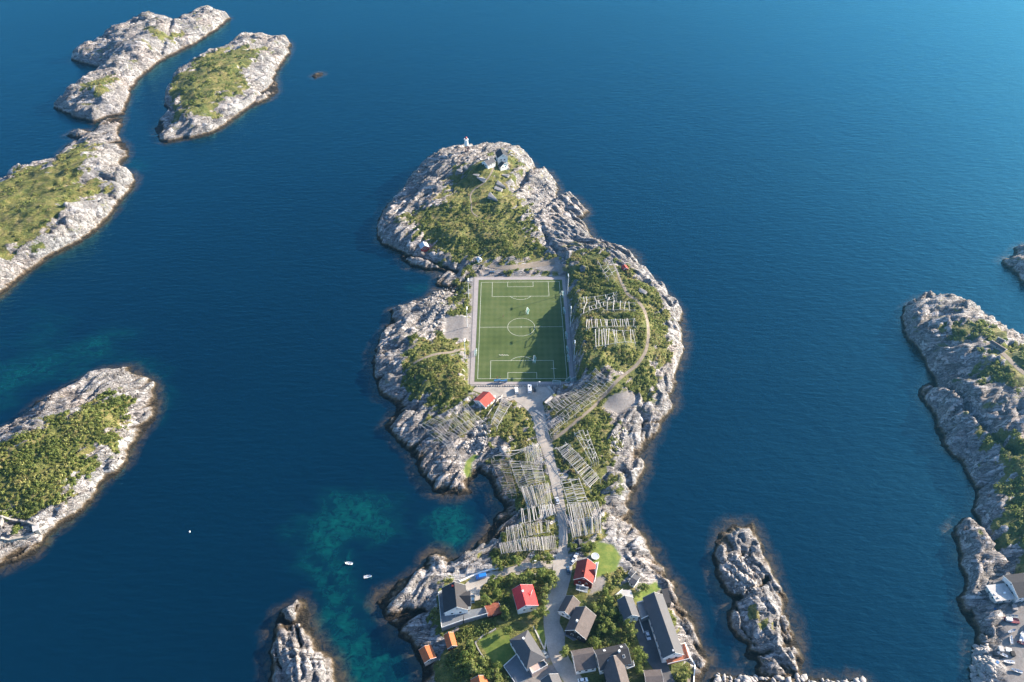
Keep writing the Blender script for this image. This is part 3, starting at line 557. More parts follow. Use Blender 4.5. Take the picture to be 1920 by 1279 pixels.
# ------------------------------------------------------------------ pitch, apron, parking, roads
def sheet(name, pts, z, mat, kind='structure'):
    bm = bmesh.new(); prism(bm, [tuple(p) for p in pts], z-.35, z); o = link(name, bm, mat); o['kind'] = kind; return o
sheet('pitch_apron', SUR, ZF, M['apron'])
TF = [atz(889.5, 716, ZF), atz(1068.5, 715.6, ZF), atz(1053.6, 524.6, ZF), atz(897.8, 525, ZF)]
pitch = sheet('football_pitch', TF, ZF+.06, M['turf']); 
def lines():
    bm = bmesh.new(); z = ZF+.085; w = .075
    def strip(pts, closed=False):
        n = len(pts)
        for i in range(n if closed else n-1):
            a = Vector((*pts[i], 0)); b = Vector((*pts[(i+1) % n], 0)); d = (b-a).normalized(); s = Vector((-d.y, d.x, 0))*w
            a = a-d*w*.3; b = b+d*w*.3
            v = [bm.verts.new((q.x, q.y, z+i*1e-5)) for q in (a-s, b-s, b+s, a+s)]; bm.faces.new(v)
    W2 = PW/2
    strip([pit(0, 0), pit(PW, 0), pit(PW, PL), pit(0, PL)], True)
    strip([pit(0, PL/2), pit(PW, PL/2)])
    strip([pit(W2+9.15*math.cos(a), PL/2+9.15*math.sin(a)) for a in np.linspace(0, 2*pi, 49)[:-1]], True)
    for v0, s in ((0, 1), (PL, -1)):
        strip([pit(W2-20.16, v0), pit(W2-20.16, v0+s*16.5), pit(W2+20.16, v0+s*16.5), pit(W2+20.16, v0)])
        strip([pit(W2-9.16, v0), pit(W2-9.16, v0+s*5.5), pit(W2+9.16, v0+s*5.5), pit(W2+9.16, v0)])
        strip([pit(W2+9.15*math.cos(a), v0+s*(11+9.15*math.sin(a))) for a in np.linspace(R(37), R(143), 15)])
    strip([pit(W2+9.15*.3*math.cos(a)*.1, PL/2+.3*math.sin(a)) for a in np.linspace(0, 2*pi, 9)[:-1]], True)
    strip([pit(W2+18.5, 9), pit(W2+22, 9)])
    me = bpy.data.meshes.new('pitch_lines'); bm.to_mesh(me); bm.free(); me.materials.append(M['line']); o = bpy.data.objects.new('pitch_lines', me); COL.objects.link(o); o['kind'] = 'structure'
lines()
sheet('parking_area', PARK, ZF-.03, M['road'])
def ribbon(name, I, L, mat, up=.1, nw=9):
    n = len(L); V = []; T = np.gradient(L[:, :2], axis=0); T /= np.linalg.norm(T, axis=1)[:, None]+1e-9; Nn = np.stack([-T[:, 1], T[:, 0]], 1)
    off = np.linspace(-.5, .5, nw); wj = L[:, 2]*(1+perlin(np.arange(n)*.31, np.full(n, L[0, 0]), 6)*.12)
    P = L[:, None, :2]+Nn[:, None, :]*(off[None, :, None]*wj[:, None, None])
    Z = samp(I, P[..., 0], P[..., 1]); Zs = Z.copy()
    Zs = np.maximum(Z, Z.mean(1, keepdims=True)*.5+Z*.5)+up-(np.abs(off)[None, :]*2)**6*.06
    V = np.concatenate([P, Zs[..., None]], -1).reshape(-1, 3); idx = np.arange(n*nw).reshape(n, nw)
    F = np.stack([idx[:-1, :-1], idx[1:, :-1], idx[1:, 1:], idx[:-1, 1:]], -1).reshape(-1, 4)
    o = mesh_np(name, V, F, mat, smooth=True); o['kind'] = 'structure'; return o
for k, (I, L) in ROADW.items():
    mt = {'road': M['road'], 'lane': M['road'], 'yard': M['asphalt'], 'side_track': M['track'], 'footpath': M['track'], 'gravel_path': M['track']}.get(k, M['track'])
    ribbon('road' if k in ('road', 'lane', 'hill_road') else 'path' if k != 'yard' else 'paved_yard', I, L, mt, {'road': .12, 'lane': .10, 'yard': .14, 'track': .08}.get(k, .08))
EXC = []                                    # footprints where no scrub grows: (x, y, radius)
# ------------------------------------------------------------------ football goals
def make_goal(w=5.0, h=2.0, d=1.6):
    root = empty('football_goal', (0, 0, 0)); bm = bmesh.new(); r = .07
    for s in (-1, 1): tube(bm, (0, s*w/2, 0), (0, s*w/2, h), r); tube(bm, (0, s*w/2, 0), (-d, s*w/2, 0), r*.8); tube(bm, (-d, s*w/2, 0), (-.5, s*w/2, h), r*.8); tube(bm, (-.5, s*w/2, h), (0, s*w/2, h), r*.8)
    tube(bm, (0, -w/2, h), (0, w/2, h), r); tube(bm, (-d, -w/2, 0), (-d, w/2, 0), r*.8); tube(bm, (-.5, -w/2, h), (-.5, w/2, h), r*.8)
    link('frame', bm, M['steel_white'], root); bm = bmesh.new()
    for i in range(1, 14):
        y = -w/2+w*i/14; tube(bm, (-d, y, 0), (-.5, y, h), .022, n=4); tube(bm, (-.5, y, h), (0, y, h), .022, n=4)
    for i in range(1, 7):
        t = i/7; x = -d+(d-.5)*t; tube(bm, (x, -w/2, h*t), (x, w/2, h*t), .022, n=4)
        for s in (-1, 1): tube(bm, (x, s*w/2, h*t), (0, s*w/2, h*t), .022, n=4)
    link('net', bm, M['teal'], root); return root
GOALS = [(987, 584, 170, 'small goal standing on the turf just above the centre circle'),
 (1000, 675, 172, 'small goal standing on the turf at the lower penalty arc'),
 (894, 662, 0, 'small goal at the left touchline, alone on that side of the pitch'),
 (1053.5, 553, 180, 'goal on the right touchline nearest the far end'), (1056, 584, 180, 'second goal down the right touchline beside the middle floodlight mast'),
 (1060, 630, 180, 'goal at the right touchline just below the halfway line'), (1062, 657, 180, 'upper goal of the pair at the right touchline near the lower penalty box'),
 (1063.5, 673, 180, 'lower goal of the pair at the right touchline near the lower penalty box'),
 (1044, 717, 80, 'goal stored on the pale apron at the lower right, leftmost of three'), (1064, 713, 140, 'goal stored askew on the apron corner, middle of three'),
 (1076, 711, 120, 'goal stored on the apron corner closest to the racks, rightmost of three')]
G0 = make_goal()
for i, (px, py, a, lab) in enumerate(GOALS):
    o = G0 if i == 0 else copy_tree(G0); x, y = atz(px, py, ZF+.3); o.location = (x, y, ZF+.07); o.rotation_euler = (0, 0, R(a)); tag(o, lab, 'goal', 'goals on and around the football pitch')
# ------------------------------------------------------------------ floodlight masts
def make_mast(h=16.5):
    root = empty('floodlight_mast', (0, 0, 0)); bm = bmesh.new(); tube(bm, (0, 0, 0), (0, 0, h), .24, .13, 10); link('pole', bm, M['steel_white'], root)
    bm = bmesh.new(); box(bm, -.35, .35, -.35, .35, -1.2, .25); link('footing', bm, M['concrete'], root)
    bm = bmesh.new(); box(bm, -.12, .12, -1.5, 1.5, h-.1, h+.08); link('crossbar', bm, M['metal'], root)
    for y in (-1.1, -.37, .37, 1.1):
        bm = bmesh.new(); box(bm, -.6, .12, y-.28, y+.28, h+.08, h+.5); bmesh.ops.rotate(bm, verts=bm.verts, cent=(0, y, h+.2), matrix=Matrix.Rotation(R(-25), 3, 'Y')); link('floodlight', bm, M['steel_white'], root)
    return root
F0 = make_mast()
for i, (px, py, a, lab) in enumerate([(1064, 552, 0, 'far right floodlight mast beside the shaded corner of the pitch'), (1069, 613, 0, 'middle right floodlight mast level with the centre circle'),
   (1076, 677, 0, 'near right floodlight mast against the rock face by the lower penalty box'), (879, 560, 180, 'far left floodlight mast in the bushes above the gravel court'),
   (876.5, 614, 180, 'middle left floodlight mast standing on the grey gravel court'), (872.5, 675, 180, 'near left floodlight mast at the start of the earth path')]):
    o = F0 if i == 0 else copy_tree(F0); x, y, z = hit(px, py); o.location = (x, y, z); o.rotation_euler = (0, 0, R(a)); tag(o, lab, 'floodlight', 'floodlight masts beside the pitch')
# ------------------------------------------------------------------ people (one skinned body each)
SKIN = plain('skin', (.45, .28, .20), .6, .05); HAIR = plain('dark hair', (.05, .035, .025), .8, .2)
def person(px, py, rz, shirt, lab, stride=.22):
    x, y = atz(px, py, ZF+.1); root = empty('person', (x, y, ZF+.07), rz, lab, 'person', 'people training on the pitch')
    v = [(0,0,.95),(0,0,1.2),(0,0,1.42),(0,0,1.55),(0,.02,1.70),(.11,0,.9),(.12,stride*.5,.5),(.12,stride*.7-.02,.06),(.12,stride*.7+.16,.03),(-.11,0,.9),(-.12,-stride*.3,.5),(-.12,-stride,.07),(-.12,-stride+.16,.03),
         (.2,0,1.4),(.27,-.05,1.15),(.27,.1,.93),(.27,.16,.86),(-.2,0,1.4),(-.27,.07,1.15),(-.27,.2,.95),(-.27,.27,.9)]
    e = [(0,1),(1,2),(2,3),(3,4),(0,5),(5,6),(6,7),(7,8),(0,9),(9,10),(10,11),(11,12),(2,13),(13,14),(14,15),(15,16),(2,17),(17,18),(18,19),(19,20)]
    r = [.15,.15,.14,.055,.11,.09,.065,.045,.04,.09,.065,.045,.04,.06,.042,.034,.035,.06,.042,.034,.035]
    me = bpy.data.meshes.new('body'); me.from_pydata(v, e, []); o = bpy.data.objects.new('body', me); COL.objects.link(o); o.parent = root
    md = o.modifiers.new('skin', 'SKIN'); 
    if not me.skin_vertices: me.skin_vertices.new()
    for i, s in enumerate(me.skin_vertices[0].data): s.radius = (r[i], r[i]); s.use_root = (i == 0)
    o.modifiers.new('sub', 'SUBSURF').levels = 1; me.materials.append(SKIN)
    bm = bmesh.new(); bmesh.ops.create_uvsphere(bm, u_segments=10, v_segments=8, radius=.125); bmesh.ops.translate(bm, verts=bm.verts, vec=(0, -.015, 1.76)); link('hair', bm, HAIR, root, True)
    bm = bmesh.new()
    for z0, z1, w0, w1 in ((.88, 1.2, .20, .19), (1.2, 1.45, .19, .22)):
        a = [bm.verts.new((w0*math.cos(t)*1.05, w0*.75*math.sin(t), z0)) for t in np.linspace(0, 2*pi, 11)[:-1]]; b = [bm.verts.new((w1*math.cos(t)*1.05, w1*.75*math.sin(t), z1)) for t in np.linspace(0, 2*pi, 11)[:-1]]
        for i in range(10): bm.faces.new((a[i], a[(i+1) % 10], b[(i+1) % 10], b[i]))
    for s in (1, -1): tube(bm, (s*.18, 0, 1.42), (s*.25, 0, 1.22), .085, .075, 8)
    link('shirt', bm, shirt, root, True)
    bm = bmesh.new(); tube(bm, (.11, 0, .95), (.115, stride*.35, .56), .125, .10, 8); tube(bm, (-.11, 0, .95), (-.115, -stride*.25, .56), .125, .10, 8); link('shorts', bm, M['tyre'], root, True)
SH = {'r': paint('red cloth', (.4, .04, .05), .8), 'b': paint('blue cloth', (.04, .09, .3), .8), 'w': paint('pale cloth', (.7, .7, .7), .8), 'k': paint('dark cloth', (.03, .03, .04), .8)}
person(932, 710, .3, SH['r'], 'person in a red shirt by the near goal line, left of the two'); person(938, 709, 2.0, SH['b'], 'person in a blue shirt by the near goal line, right of the two')
person(941.6, 667.5, 1.1, SH['w'], 'person in a pale shirt in the row of cones left of the lower penalty arc')
person(943.6, 594.5, -.6, SH['k'], 'person in dark clothes standing alone left of the centre circle')
cone = None; conem = plain('pale plastic', (.7, .72, .6), .5, .05)
for i in range(12):
    px, py = 936.5+i*1.5, 665.6+(i % 3)*.5
    if i == 0:
        bm = bmesh.new(); tube(bm, (0, 0, 0), (0, 0, .04), .28, .26, 10); tube(bm, (0, 0, .04), (0, 0, .35), .17, .06, 10); cone = link('training_cone', bm, conem); o = cone
    else: o = cone.copy(); COL.objects.link(o)
    x, y = atz(px, py, ZF); o.location = (x, y, ZF+.07); tag(o, 'small pale training cone in the row left of the lower penalty arc', 'cone', 'training cones in a row on the turf')
def shelter(px, py, rz, lab):
    x, y = atz(px, py, ZF+.5); root = empty('team_bench', (x, y, ZF+.07), rz, lab, 'bench', 'blue benches at the near end of the pitch')
    bm = bmesh.new(); box(bm, -2, 2, -.2, .2, .4, .48); link('seat', bm, M['blue'], root)
    bm = bmesh.new(); box(bm, -2, 2, -.35, -.29, .5, 1.1); link('backrest', bm, M['blue'], root)
    bm = bmesh.new(); box(bm, -2.05, 2.05, -.5, .5, 1.75, 1.82); box(bm, -2.05, -1.98, -.5, .5, .3, 1.75); box(bm, 1.98, 2.05, -.5, .5, .3, 1.75); link('canopy', bm, M['blue'], root)
    for sx in (-1.8, 1.8): bm = bmesh.new(); box(bm, sx-.05, sx+.05, -.18, .18, 0, .4); link('leg', bm, M['metal'], root)
shelter(932.5, 715.5, .12, 'blue covered bench behind the near goal line, left one of two'); shelter(945, 716, .2, 'blue covered bench behind the near goal line, right one of two')
# ------------------------------------------------------------------ boulders
def rock_mesh(seed, sub=2, squash=.75):
    bm = bmesh.new(); bmesh.ops.create_icosphere(bm, subdivisions=sub, radius=1)
    co = np.array([v.co[:] for v in bm.verts]); f1, f2, idv = voro(co[:, 0]*1.3+seed, co[:, 1]*1.3+co[:, 2]*1.7, seed)
    s = 1+(idv-.5)*.45+perlin(co[:, 0]*2+seed, co[:, 1]*2+co[:, 2], seed)*.25
    for v, k in zip(bm.verts, s): v.co = v.co*float(k); v.co.z *= squash
    me = bpy.data.meshes.new('boulder'); bm.to_mesh(me); bm.free(); me.materials.append(M['stone']); return me
RM = [rock_mesh(i+1) for i in range(5)]
def block_mesh(seed):
    rg = random.Random(seed); bm = bmesh.new()
    for i in range(16): bm.verts.new((rg.choice((-1, 1))*rg.uniform(.55, 1), rg.choice((-1, 1))*rg.uniform(.5, 1), rg.choice((-1, 1))*rg.uniform(.5, 1)))
    r = bmesh.ops.convex_hull(bm, input=bm.verts); bmesh.ops.delete(bm, geom=[v for v in bm.verts if not v.link_faces], context='VERTS')
    me = bpy.data.meshes.new('boulder'); bm.to_mesh(me); bm.free(); me.materials.append(M['stone']); return me
BM_ = [block_mesh(i) for i in range(5)]
for i in range(31):
    px = 894+i*4.5; x, y = atz(px, 724.3-(i*.02), ZF); o = bpy.data.objects.new('boulder', RM[i % 5]); COL.objects.link(o); s = random.uniform(.45, .72)
    o.location = (x, y, ZF+.12); o.scale = (s, s*random.uniform(.8, 1.1), s); o.rotation_euler = (0, 0, random.uniform(0, 6)); tag(o, 'pale boulder in the row between the parking area and the pitch', 'boulder', 'boulders lining the parking area')
for (px, py, s, lab) in [(903,337,3.2,'large pale slab boulder on the hill above the footpath bend'),(893,329,2.0,'small pale boulder left of the footpath below the lighthouse houses'),(941,348,3.6,'long tilted slab right of the hilltop meadow'),(934,356,3.0,'block of rock on the slope below the longest slab'),(926,372,3.8,'flat topped pale block above the dark gully'),(948,330,2.4,'pale boulder just below the white hill houses'),(876,317,2.6,'boulder on the grass below the lighthouse'),(862,322,1.8,'small boulder left of the grassy hilltop'),(1205,548,2.4,'dark faced boulder beside the track on the east hill')]:
    x, y, z = hit(px, py); o = bpy.data.objects.new('boulder', BM_[int(px) % 5]); COL.objects.link(o); o.location = (x, y, z+s*.05); o.scale = (s*1.45, s*.7, s*.5); o.rotation_euler = (.25, .1, -.75+(px % 7)*.12); tag(o, lab, 'boulder', 'large boulders on the hills')
def loose(I, poly, n, s0, s1, off=0.0, zoff=.1):
    P = hitpoly(poly, I); mn, mx = P.min(0), P.max(0); xs = RNG.uniform(mn[0], mx[0], n*4); ys = RNG.uniform(mn[1], mx[1], n*4); k = inside(P, xs, ys) & (samp(I, xs, ys, I.d) > off); xs, ys = xs[k][:n], ys[k][:n]
    V = []; F = []; b = 0
    base = [(np.array([v.co[:] for v in m.vertices]), np.array([p.vertices[:] for p in m.polygons])) for m in [rock_mesh(40+i, 1) for i in range(4)]]
    for x, y in zip(xs, ys):
        v, f = base[int(RNG.integers(4))]; s = RNG.uniform(s0, s1)*(1 if RNG.random() < .8 else 1.7); a = RNG.uniform(0, 6.28); c, q = math.cos(a), math.sin(a)
        w = v*np.array([s*1.3, s*.8, s*.8]); w = np.stack([w[:, 0]*c-w[:, 1]*q+x, w[:, 0]*q+w[:, 1]*c+y, w[:, 2]+max(0.05, float(samp(I, x, y)))+zoff], 1); V.append(w); F.append(f+b); b += len(v)
    return np.concatenate(V), np.concatenate(F)
parts = [loose(MAIN, [(895,790),(912,780),(922,800),(905,850),(880,850),(868,835),(885,825)], 420, .35, .8), loose(MAIN, [(790,540),(880,530),(880,545),(832,596),(815,615),(780,610),(790,580)], 420, .3, .75),
         loose(MAIN, [(985,400),(1010,340),(1045,345),(1045,375),(1010,430)], 260, .3, .8), loose(ISL['Q'], S_Q, 520, .6, 1.3, 0, .4), loose(ISL['G'], [(1822,1215),(1850,1210),(1862,1285),(1815,1290)], 260, .5, 1.1), loose(ISL['F'], [(1360,1040),(1400,1040),(1420,1110),(1370,1115)], 160, .4, .9), loose(MAIN, [(1150,810),(1175,805),(1165,850),(1140,850)], 160, .3, .7)]
b = 0; FF = []
for v, f in parts: FF.append(f+b); b += len(v)
o = mesh_np('loose_rocks', np.concatenate([p[0] for p in parts]), np.concatenate(FF), M['stone']); tag(o, 'loose pale rocks strewn over the shores and the breakwater', 'rocks', kind='stuff')
# ------------------------------------------------------------------ fish drying racks
def unit_pole():
    bm = bmesh.new(); tube(bm, (0, 0, 0), (0, 0, 1), 1, .75, 5); me = bpy.data.meshes.new('pole'); bm.to_mesh(me); bm.free(); return me
POLE = {}
def pole(name, a, b, r, mat, parent):
    if mat not in POLE: POLE[mat] = unit_pole(); POLE[mat].materials.append(M[mat])
    o = bpy.data.objects.new(name, POLE[mat]); COL.objects.link(o); o.parent = parent; a = Vector(a); b = Vector(b); d = b-a
    o.location = a; o.rotation_mode = 'QUATERNION'; o.rotation_quaternion = d.to_track_quat('Z', 'Y'); o.scale = (r, r, d.length); return o
def rack(Q, n, bands, lab, mat='pole', h=3.0, skew=0.0, fill=.92, width=1.0, rr=.125, mix=None):
    P = [hit(px, py, MAIN, h)[:2] for px, py in Q]; P = [np.array(p) for p in P]; cx, cy = sum(P)/4; z0 = float(samp(MAIN, cx, cy))
    root = empty('drying_rack', (cx, cy, z0), 0, lab, 'drying rack', 'wooden fish drying racks')
    def at(s, t):
        p = (P[0]*(1-s)+P[1]*s)*(1-t)+(P[3]*(1-s)+P[2]*s)*t; return p
    hm = []
    def g(p): return float(samp(MAIN, p[0], p[1]))-z0
    zz = lambda p: max(g(p), .6*g(p))+h
    for t in np.linspace(0, 1, bands+1):
        L = np.linalg.norm(at(1, t)-at(0, t)); ns = max(2, int(L/6)); prev = None
        for k in range(ns+1):
            p = at(k/ns, t); q = (p[0]-cx, p[1]-cy, zz(p))
            if prev is not None:
                for dz in ((0, .0), ) : pole('rail', (prev[0], prev[1], prev[2]-.1), (q[0], q[1], q[2]-.1), rr, mat, root)
            prev = q; dr = (at(min(1, k/ns+.02), t)-at(max(0, k/ns-.02), t)); dr = dr/(np.linalg.norm(dr)+1e-9)*1.2
            for sg in (-1, 1): pole('leg', (q[0]+dr[0]*sg, q[1]+dr[1]*sg, g(p)-.3), (q[0]-dr[0]*sg*.15, q[1]-dr[1]*sg*.15, q[2]+.3), rr*.9, mat, root)
    c = 0; extra = None
    for bnd in range(bands):
        for k in range(n):
            if random.random() > fill: continue
            s = (k+.5+random.uniform(-.35, .35))/n; e = .12/bands; t0 = bnd/bands-e*random.random(); t1 = (bnd+1)/bands+e*random.random()
            s1 = min(1.03, max(-.03, s+skew+random.gauss(0, .5/n))); a = at(s, t0); b2 = at(s1, t1); za, zb = zz(a), zz(b2)
            m2 = mat if not mix or random.random() > .35 else mix
            if c < 99: pole('cross_pole', (a[0]-cx, a[1]-cy, za+.1+random.random()*.12), (b2[0]-cx, b2[1]-cy, zb+.1+random.random()*.12), rr*random.uniform(.75, 1.15)*width, m2, root); c += 1
    return root
RACKS = [([(786,801),(877,758),(908,790),(835,834)], 33, 3, 'wide rack of three bands on the rocks below the red roofed clubhouse', 'pole', .96, 'polepale', 1),
 ([(836,836),(853,833),(868,866),(846,866)], 9, 2, 'small ragged rack at the rocky tip just below the widest western rack', 'pole', .7, None, 1),
 ([(942,745),(921,794),(932,802),(959,756)], 24, 1, 'narrow rack beside the path right of the clubhouse', 'polepale', .9, None, 1),
 ([(1024,760),(1117,691),(1134,704),(1043,776)], 46, 2, 'upper long rack running from the parking area up beside the pitch corner', 'pole', .93, 'polepale', 1),
 ([(1021,805),(1133,707),(1151,717),(1032,818)], 46, 2, 'lower long rack lying along the uphill gravel track', 'pole', .85, 'polepale', 1),
 ([(921,865),(950,934),(969,931),(953,863)], 34, 2, 'brown rack closest to the small bay on the west side of the road', 'polebrown', .95, 'pole', 1),
 ([(955,863),(974,915),(1022,902),(1014,868)], 24, 3, 'large dense rack between the bay side rack and the road', 'pole', .97, 'polepale', 1),
 ([(983,841),(1012,833),(1021,866),(987,866)], 22, 1, 'greenish tilted rack nearest the road fork', 'polepale', .9, None, 1),
 ([(924,857),(980,842),(1005,836),(955,856)], 6, 1, 'thin edge rack along the top of the western rack field', 'polepale', .9, None, 1),
 ([(975,918),(1029,910),(1035,943),(986,951)], 40, 1, 'rack of tilted poles beside the white car on the road', 'pole', .95, 'polepale', 1),
 ([(973,960),(1038,947),(1042,963),(976,982)], 26, 1, 'sparse rack of pale wide poles just below the white car', 'polepale', .8, None, 1.7),
 ([(949,992),(1029,976),(1031,997),(953,1018)], 38, 1, 'rack above the lowest one on the west side of the road', 'pole', .9, 'polepale', 1),
 ([(936,1023),(1040,1006),(1043,1029),(940,1039)], 64, 1, 'lowest dense rack above the lane to the white terrace house', 'pole', .97, 'polepale', 1.1),
 ([(1043,840),(1107,916),(1125,900),(1060,830)], 40, 1, 'diagonal rack of dense pale poles right of the road fork', 'polepale', .92, 'pole', 1.2),
 ([(1077,811),(1109,868),(1122,862),(1101,807)], 9, 3, 'open grid rack near the eastern rocks with few poles', 'polepale', .65, None, 1.3),
 ([(1052,900),(1066,946),(1101,940),(1085,896)], 13, 2, 'rack of spaced cross poles right of the road at its bend', 'polepale', .85, None, 1.3),
 ([(1063,948),(1121,942),(1129,965),(1069,976)], 34, 1, 'upper rack of the pair above the dark red house', 'polepale', .9, 'pole', 1.1),
 ([(1067,979),(1127,969),(1128,998),(1073,1007)], 40, 1, 'lower rack of the pair above the dark red house', 'pole', .93, 'polepale', 1.1),
 ([(1087,560),(1156,547),(1156,563),(1089,590)], 16, 3, 'scattered white poled rack on the east hill right of the pitch', 'polepale', .42, None, 2.0),
 ([(1131,570),(1190,569),(1190,582),(1131,582)], 14, 1, 'short white rack between the hilltop racks, next to the track', 'polepale', .55, None, 2.0),
 ([(1100,601),(1190,598),(1192,612),(1102,614)], 26, 1, 'long narrow rack in the middle of the east hill', 'polepale', .7, None, 1.8),
 ([(1115,624),(1189,622),(1191,648),(1117,650)], 15, 1, 'lowest rack on the east hill, a grid with heavy white poles', 'polepale', .75, None, 2.0),
 ([(1121,490),(1141,522),(1162,518),(1148,490)], 5, 2, 'bare grid rack at the far top of the east hill', 'polepale', .6, None, 1.0)]
for q, n, b, lab, mt, fl, mx, wd in RACKS: rack(q, n, b, lab, mt, fill=fl, mix=mx, width=wd)
# ------------------------------------------------------------------ houses
def body(root, A, B, zb, wl, wr, hw, hr, wall, roof, pre='', hip=0.0, over=.4, wins=3, side_wins=0, door=True, base=None, gwin=2):
    """A, B world ends of the ridge; returns wall object and frame"""
    A = np.array(A[:2]); B = np.array(B[:2]); L = np.linalg.norm(B-A); u = (B-A)/L; mid = (A+B)/2; th = math.atan2(u[1], u[0])
    inv = root.matrix_basis.inverted(); loc = inv @ Vector((mid[0], mid[1], zb)); rz = th-root.rotation_euler.z
    x = L/2; bm = bmesh.new(); pts = [(-wr, -1.6), (-wr, hw), (0, hw+hr), (wl, hw), (wl, -1.6)] if not hip else [(-wr, -1.6), (-wr, hw), (wl, hw), (wl, -1.6)]
    a = [bm.verts.new((-x, p[0], p[1])) for p in pts]; b = [bm.verts.new((x, p[0], p[1])) for p in pts]; n = len(pts)
    for i in range(n): bm.faces.new((a[i], a[(i+1) % n], b[(i+1) % n], b[i]))
    bm.faces.new(a[::-1]); bm.faces.new(b); w = link(pre+'wall', bm, M[wall], root); w.location = loc; w.rotation_euler = (0, 0, rz)
    bm = bmesh.new(); th_ = .22; X = x+over
    for s, ww in ((1, wl), (-1, wr)):
        if ww <= .05: continue
        k = hr/ww; e = ww+over; ze = hw-over*k+.04; zr = hw+hr+.04
        if hip: tp = [(-x+hip, 0, zr), (x-hip, 0, zr), (X, s*e, ze), (-X, s*e, ze)]
        else: tp = [(-X, 0, zr), (X, 0, zr), (X, s*e, ze), (-X, s*e, ze)]
        lo = [bm.verts.new(p) for p in tp]; hi = [bm.verts.new((p[0], p[1], p[2]+th_)) for p in tp]
        bm.faces.new(lo); bm.faces.new(hi)
        for i in range(4): bm.faces.new((lo[i], lo[(i+1) % 4], hi[(i+1) % 4], hi[i]))
    if hip:
        for s in (1, -1):
            tp = [(s*(x-hip), 0, hw+hr+.04), (s*X, wl+over, hw-over*hr/wl+.04), (s*X, -wr-over, hw-over*hr/wr+.04)]; lo = [bm.verts.new(p) for p in tp]; hi = [bm.verts.new((p[0], p[1], p[2]+th_)) for p in tp]; bm.faces.new(lo); bm.faces.new(hi)
            for i in range(3): bm.faces.new((lo[i], lo[(i+1) % 3], hi[(i+1) % 3], hi[i]))
    r = link(pre+'roof', bm, M[roof], root); r.location = loc; r.rotation_euler = (0, 0, rz)
    if not hip:     # barge boards
        for s, ww in ((1, wl), (-1, wr)):
            if ww <= .05: continue
            k = hr/ww; e = ww+over
            for sx in (-1, 1):
                bm = bmesh.new()
                q = [(sx*(X+.03), s*.01, hw+hr-.1), (sx*(X+.03), s*e, hw-over*k-.1), (sx*(X+.03), s*e, hw-over*k+.3), (sx*(X+.03), s*.01, hw+hr+.3)]
                lo = [bm.verts.new(p) for p in q]; hi = [bm.verts.new((p[0]+sx*.06, p[1], p[2])) for p in q]; bm.faces.new(lo); bm.faces.new(hi)
                for i in range(4): bm.faces.new((lo[i], lo[(i+1) % 4], hi[(i+1) % 4], hi[i]))
                link('barge_board', bm, M['trim'], r)
    def window(xx, yy, z, rot, ww=1.3, hh=1.3, nm='window'):
        bm = bmesh.new(); box(bm, -ww/2, ww/2, -.05, .06, z-hh/2, z+hh/2); f = link(nm, bm, M['trim'], w); f.location = (xx, yy, 0); f.rotation_euler = (0, 0, rot)
        bm = bmesh.new(); box(bm, -ww/2+.12, ww/2-.12, .04, .085, z-hh/2+.12, z+hh/2-.12); link('pane' if nm == 'window' else 'panel', bm, M['glass'] if nm == 'window' else M['greywood'], f)
    for s, rot in ((1, -pi/2), (-1, pi/2)):
        for k in range(gwin): window(s*x, (k-(gwin-1)/2)*(wl+wr)*.36+(wl-wr)/2, hw*.55+.2, rot)
        if hr > 1.6 and not hip: window(s*x, .0, hw+hr*.42, rot, .8, .9)
    for k in range(wins):
        xx = (k+.5)/wins*2*x-x; window(xx, -wr, hw*.55+.2, pi); window(xx, wl, hw*.55+.2, 0)
    if door: window(x*.28, wl, 1.05, 0, .95, 2.05, 'door')
    for c in np.linspace(-x, x, max(2, int(L/4)+1)): EXC.append((mid[0]+u[0]*c-u[1]*(wl-wr)/2, mid[1]+u[1]*c+u[0]*(wl-wr)/2, max(wl, wr)+1.2))
    return w, r
def chimney(r, x, y, z0, z1, mat='trim', s=.38):
    bm = bmesh.new(); box(bm, x-s, x+s, y-s, y+s, z0, z1); box(bm, x-s-.08, x+s+.08, y-s-.08, y+s+.08, z1, z1+.12); link('chimney', bm, M[mat], r)
def skylight(r, x, y, z, slope, s=1, pale=False):
    bm = bmesh.new(); box(bm, -.55, .55, -.7, .7, -.1, .13); f = link('skylight', bm, M['trim'], r); f.location = (x, y, z); f.rotation_euler = (slope, 0, 0)
    bm = bmesh.new(); box(bm, -.42, .42, -.56, .56, .1, .16); link('pane', bm, M['trim' if pale else 'glass'], f)
def house(name, lab, cat, A, B, wl, wr, hw, hr, wall, roof, group='buildings of the village', I=None, **kw):
    I = I or MAIN; a = hit(*A, I, hw+hr); b = hit(*B, I, hw+hr); zb = max(float(samp(I, (a[0]+b[0])/2, (a[1]+b[1])/2)), 1.0); th = math.atan2(b[1]-a[1], b[0]-a[0])
    root = empty(name, ((a[0]+b[0])/2, (a[1]+b[1])/2, zb), th, lab, cat, group); root.rotation_euler = (0, 0, th); root.location = ((a[0]+b[0])/2, (a[1]+b[1])/2, zb)
    root.matrix_basis = Matrix.Translation(root.location) @ Matrix.Rotation(th, 4, 'Z')
    w, r = body(root, a, b, zb, wl, wr, hw, hr, wall, roof, **kw); root['_L'] = math.hypot(b[0]-a[0], b[1]-a[1]); return root, w, r
def wing(root, A, B, wl, wr, hw, hr, wall, roof, I=None, **kw):
    I = I or MAIN; zb = root.location.z; a, b = atz(A[0], A[1], zb+hw+hr), atz(B[0], B[1], zb+hw+hr); return body(root, a, b, zb, wl, wr, hw, hr, wall, roof, pre='wing_', **kw)
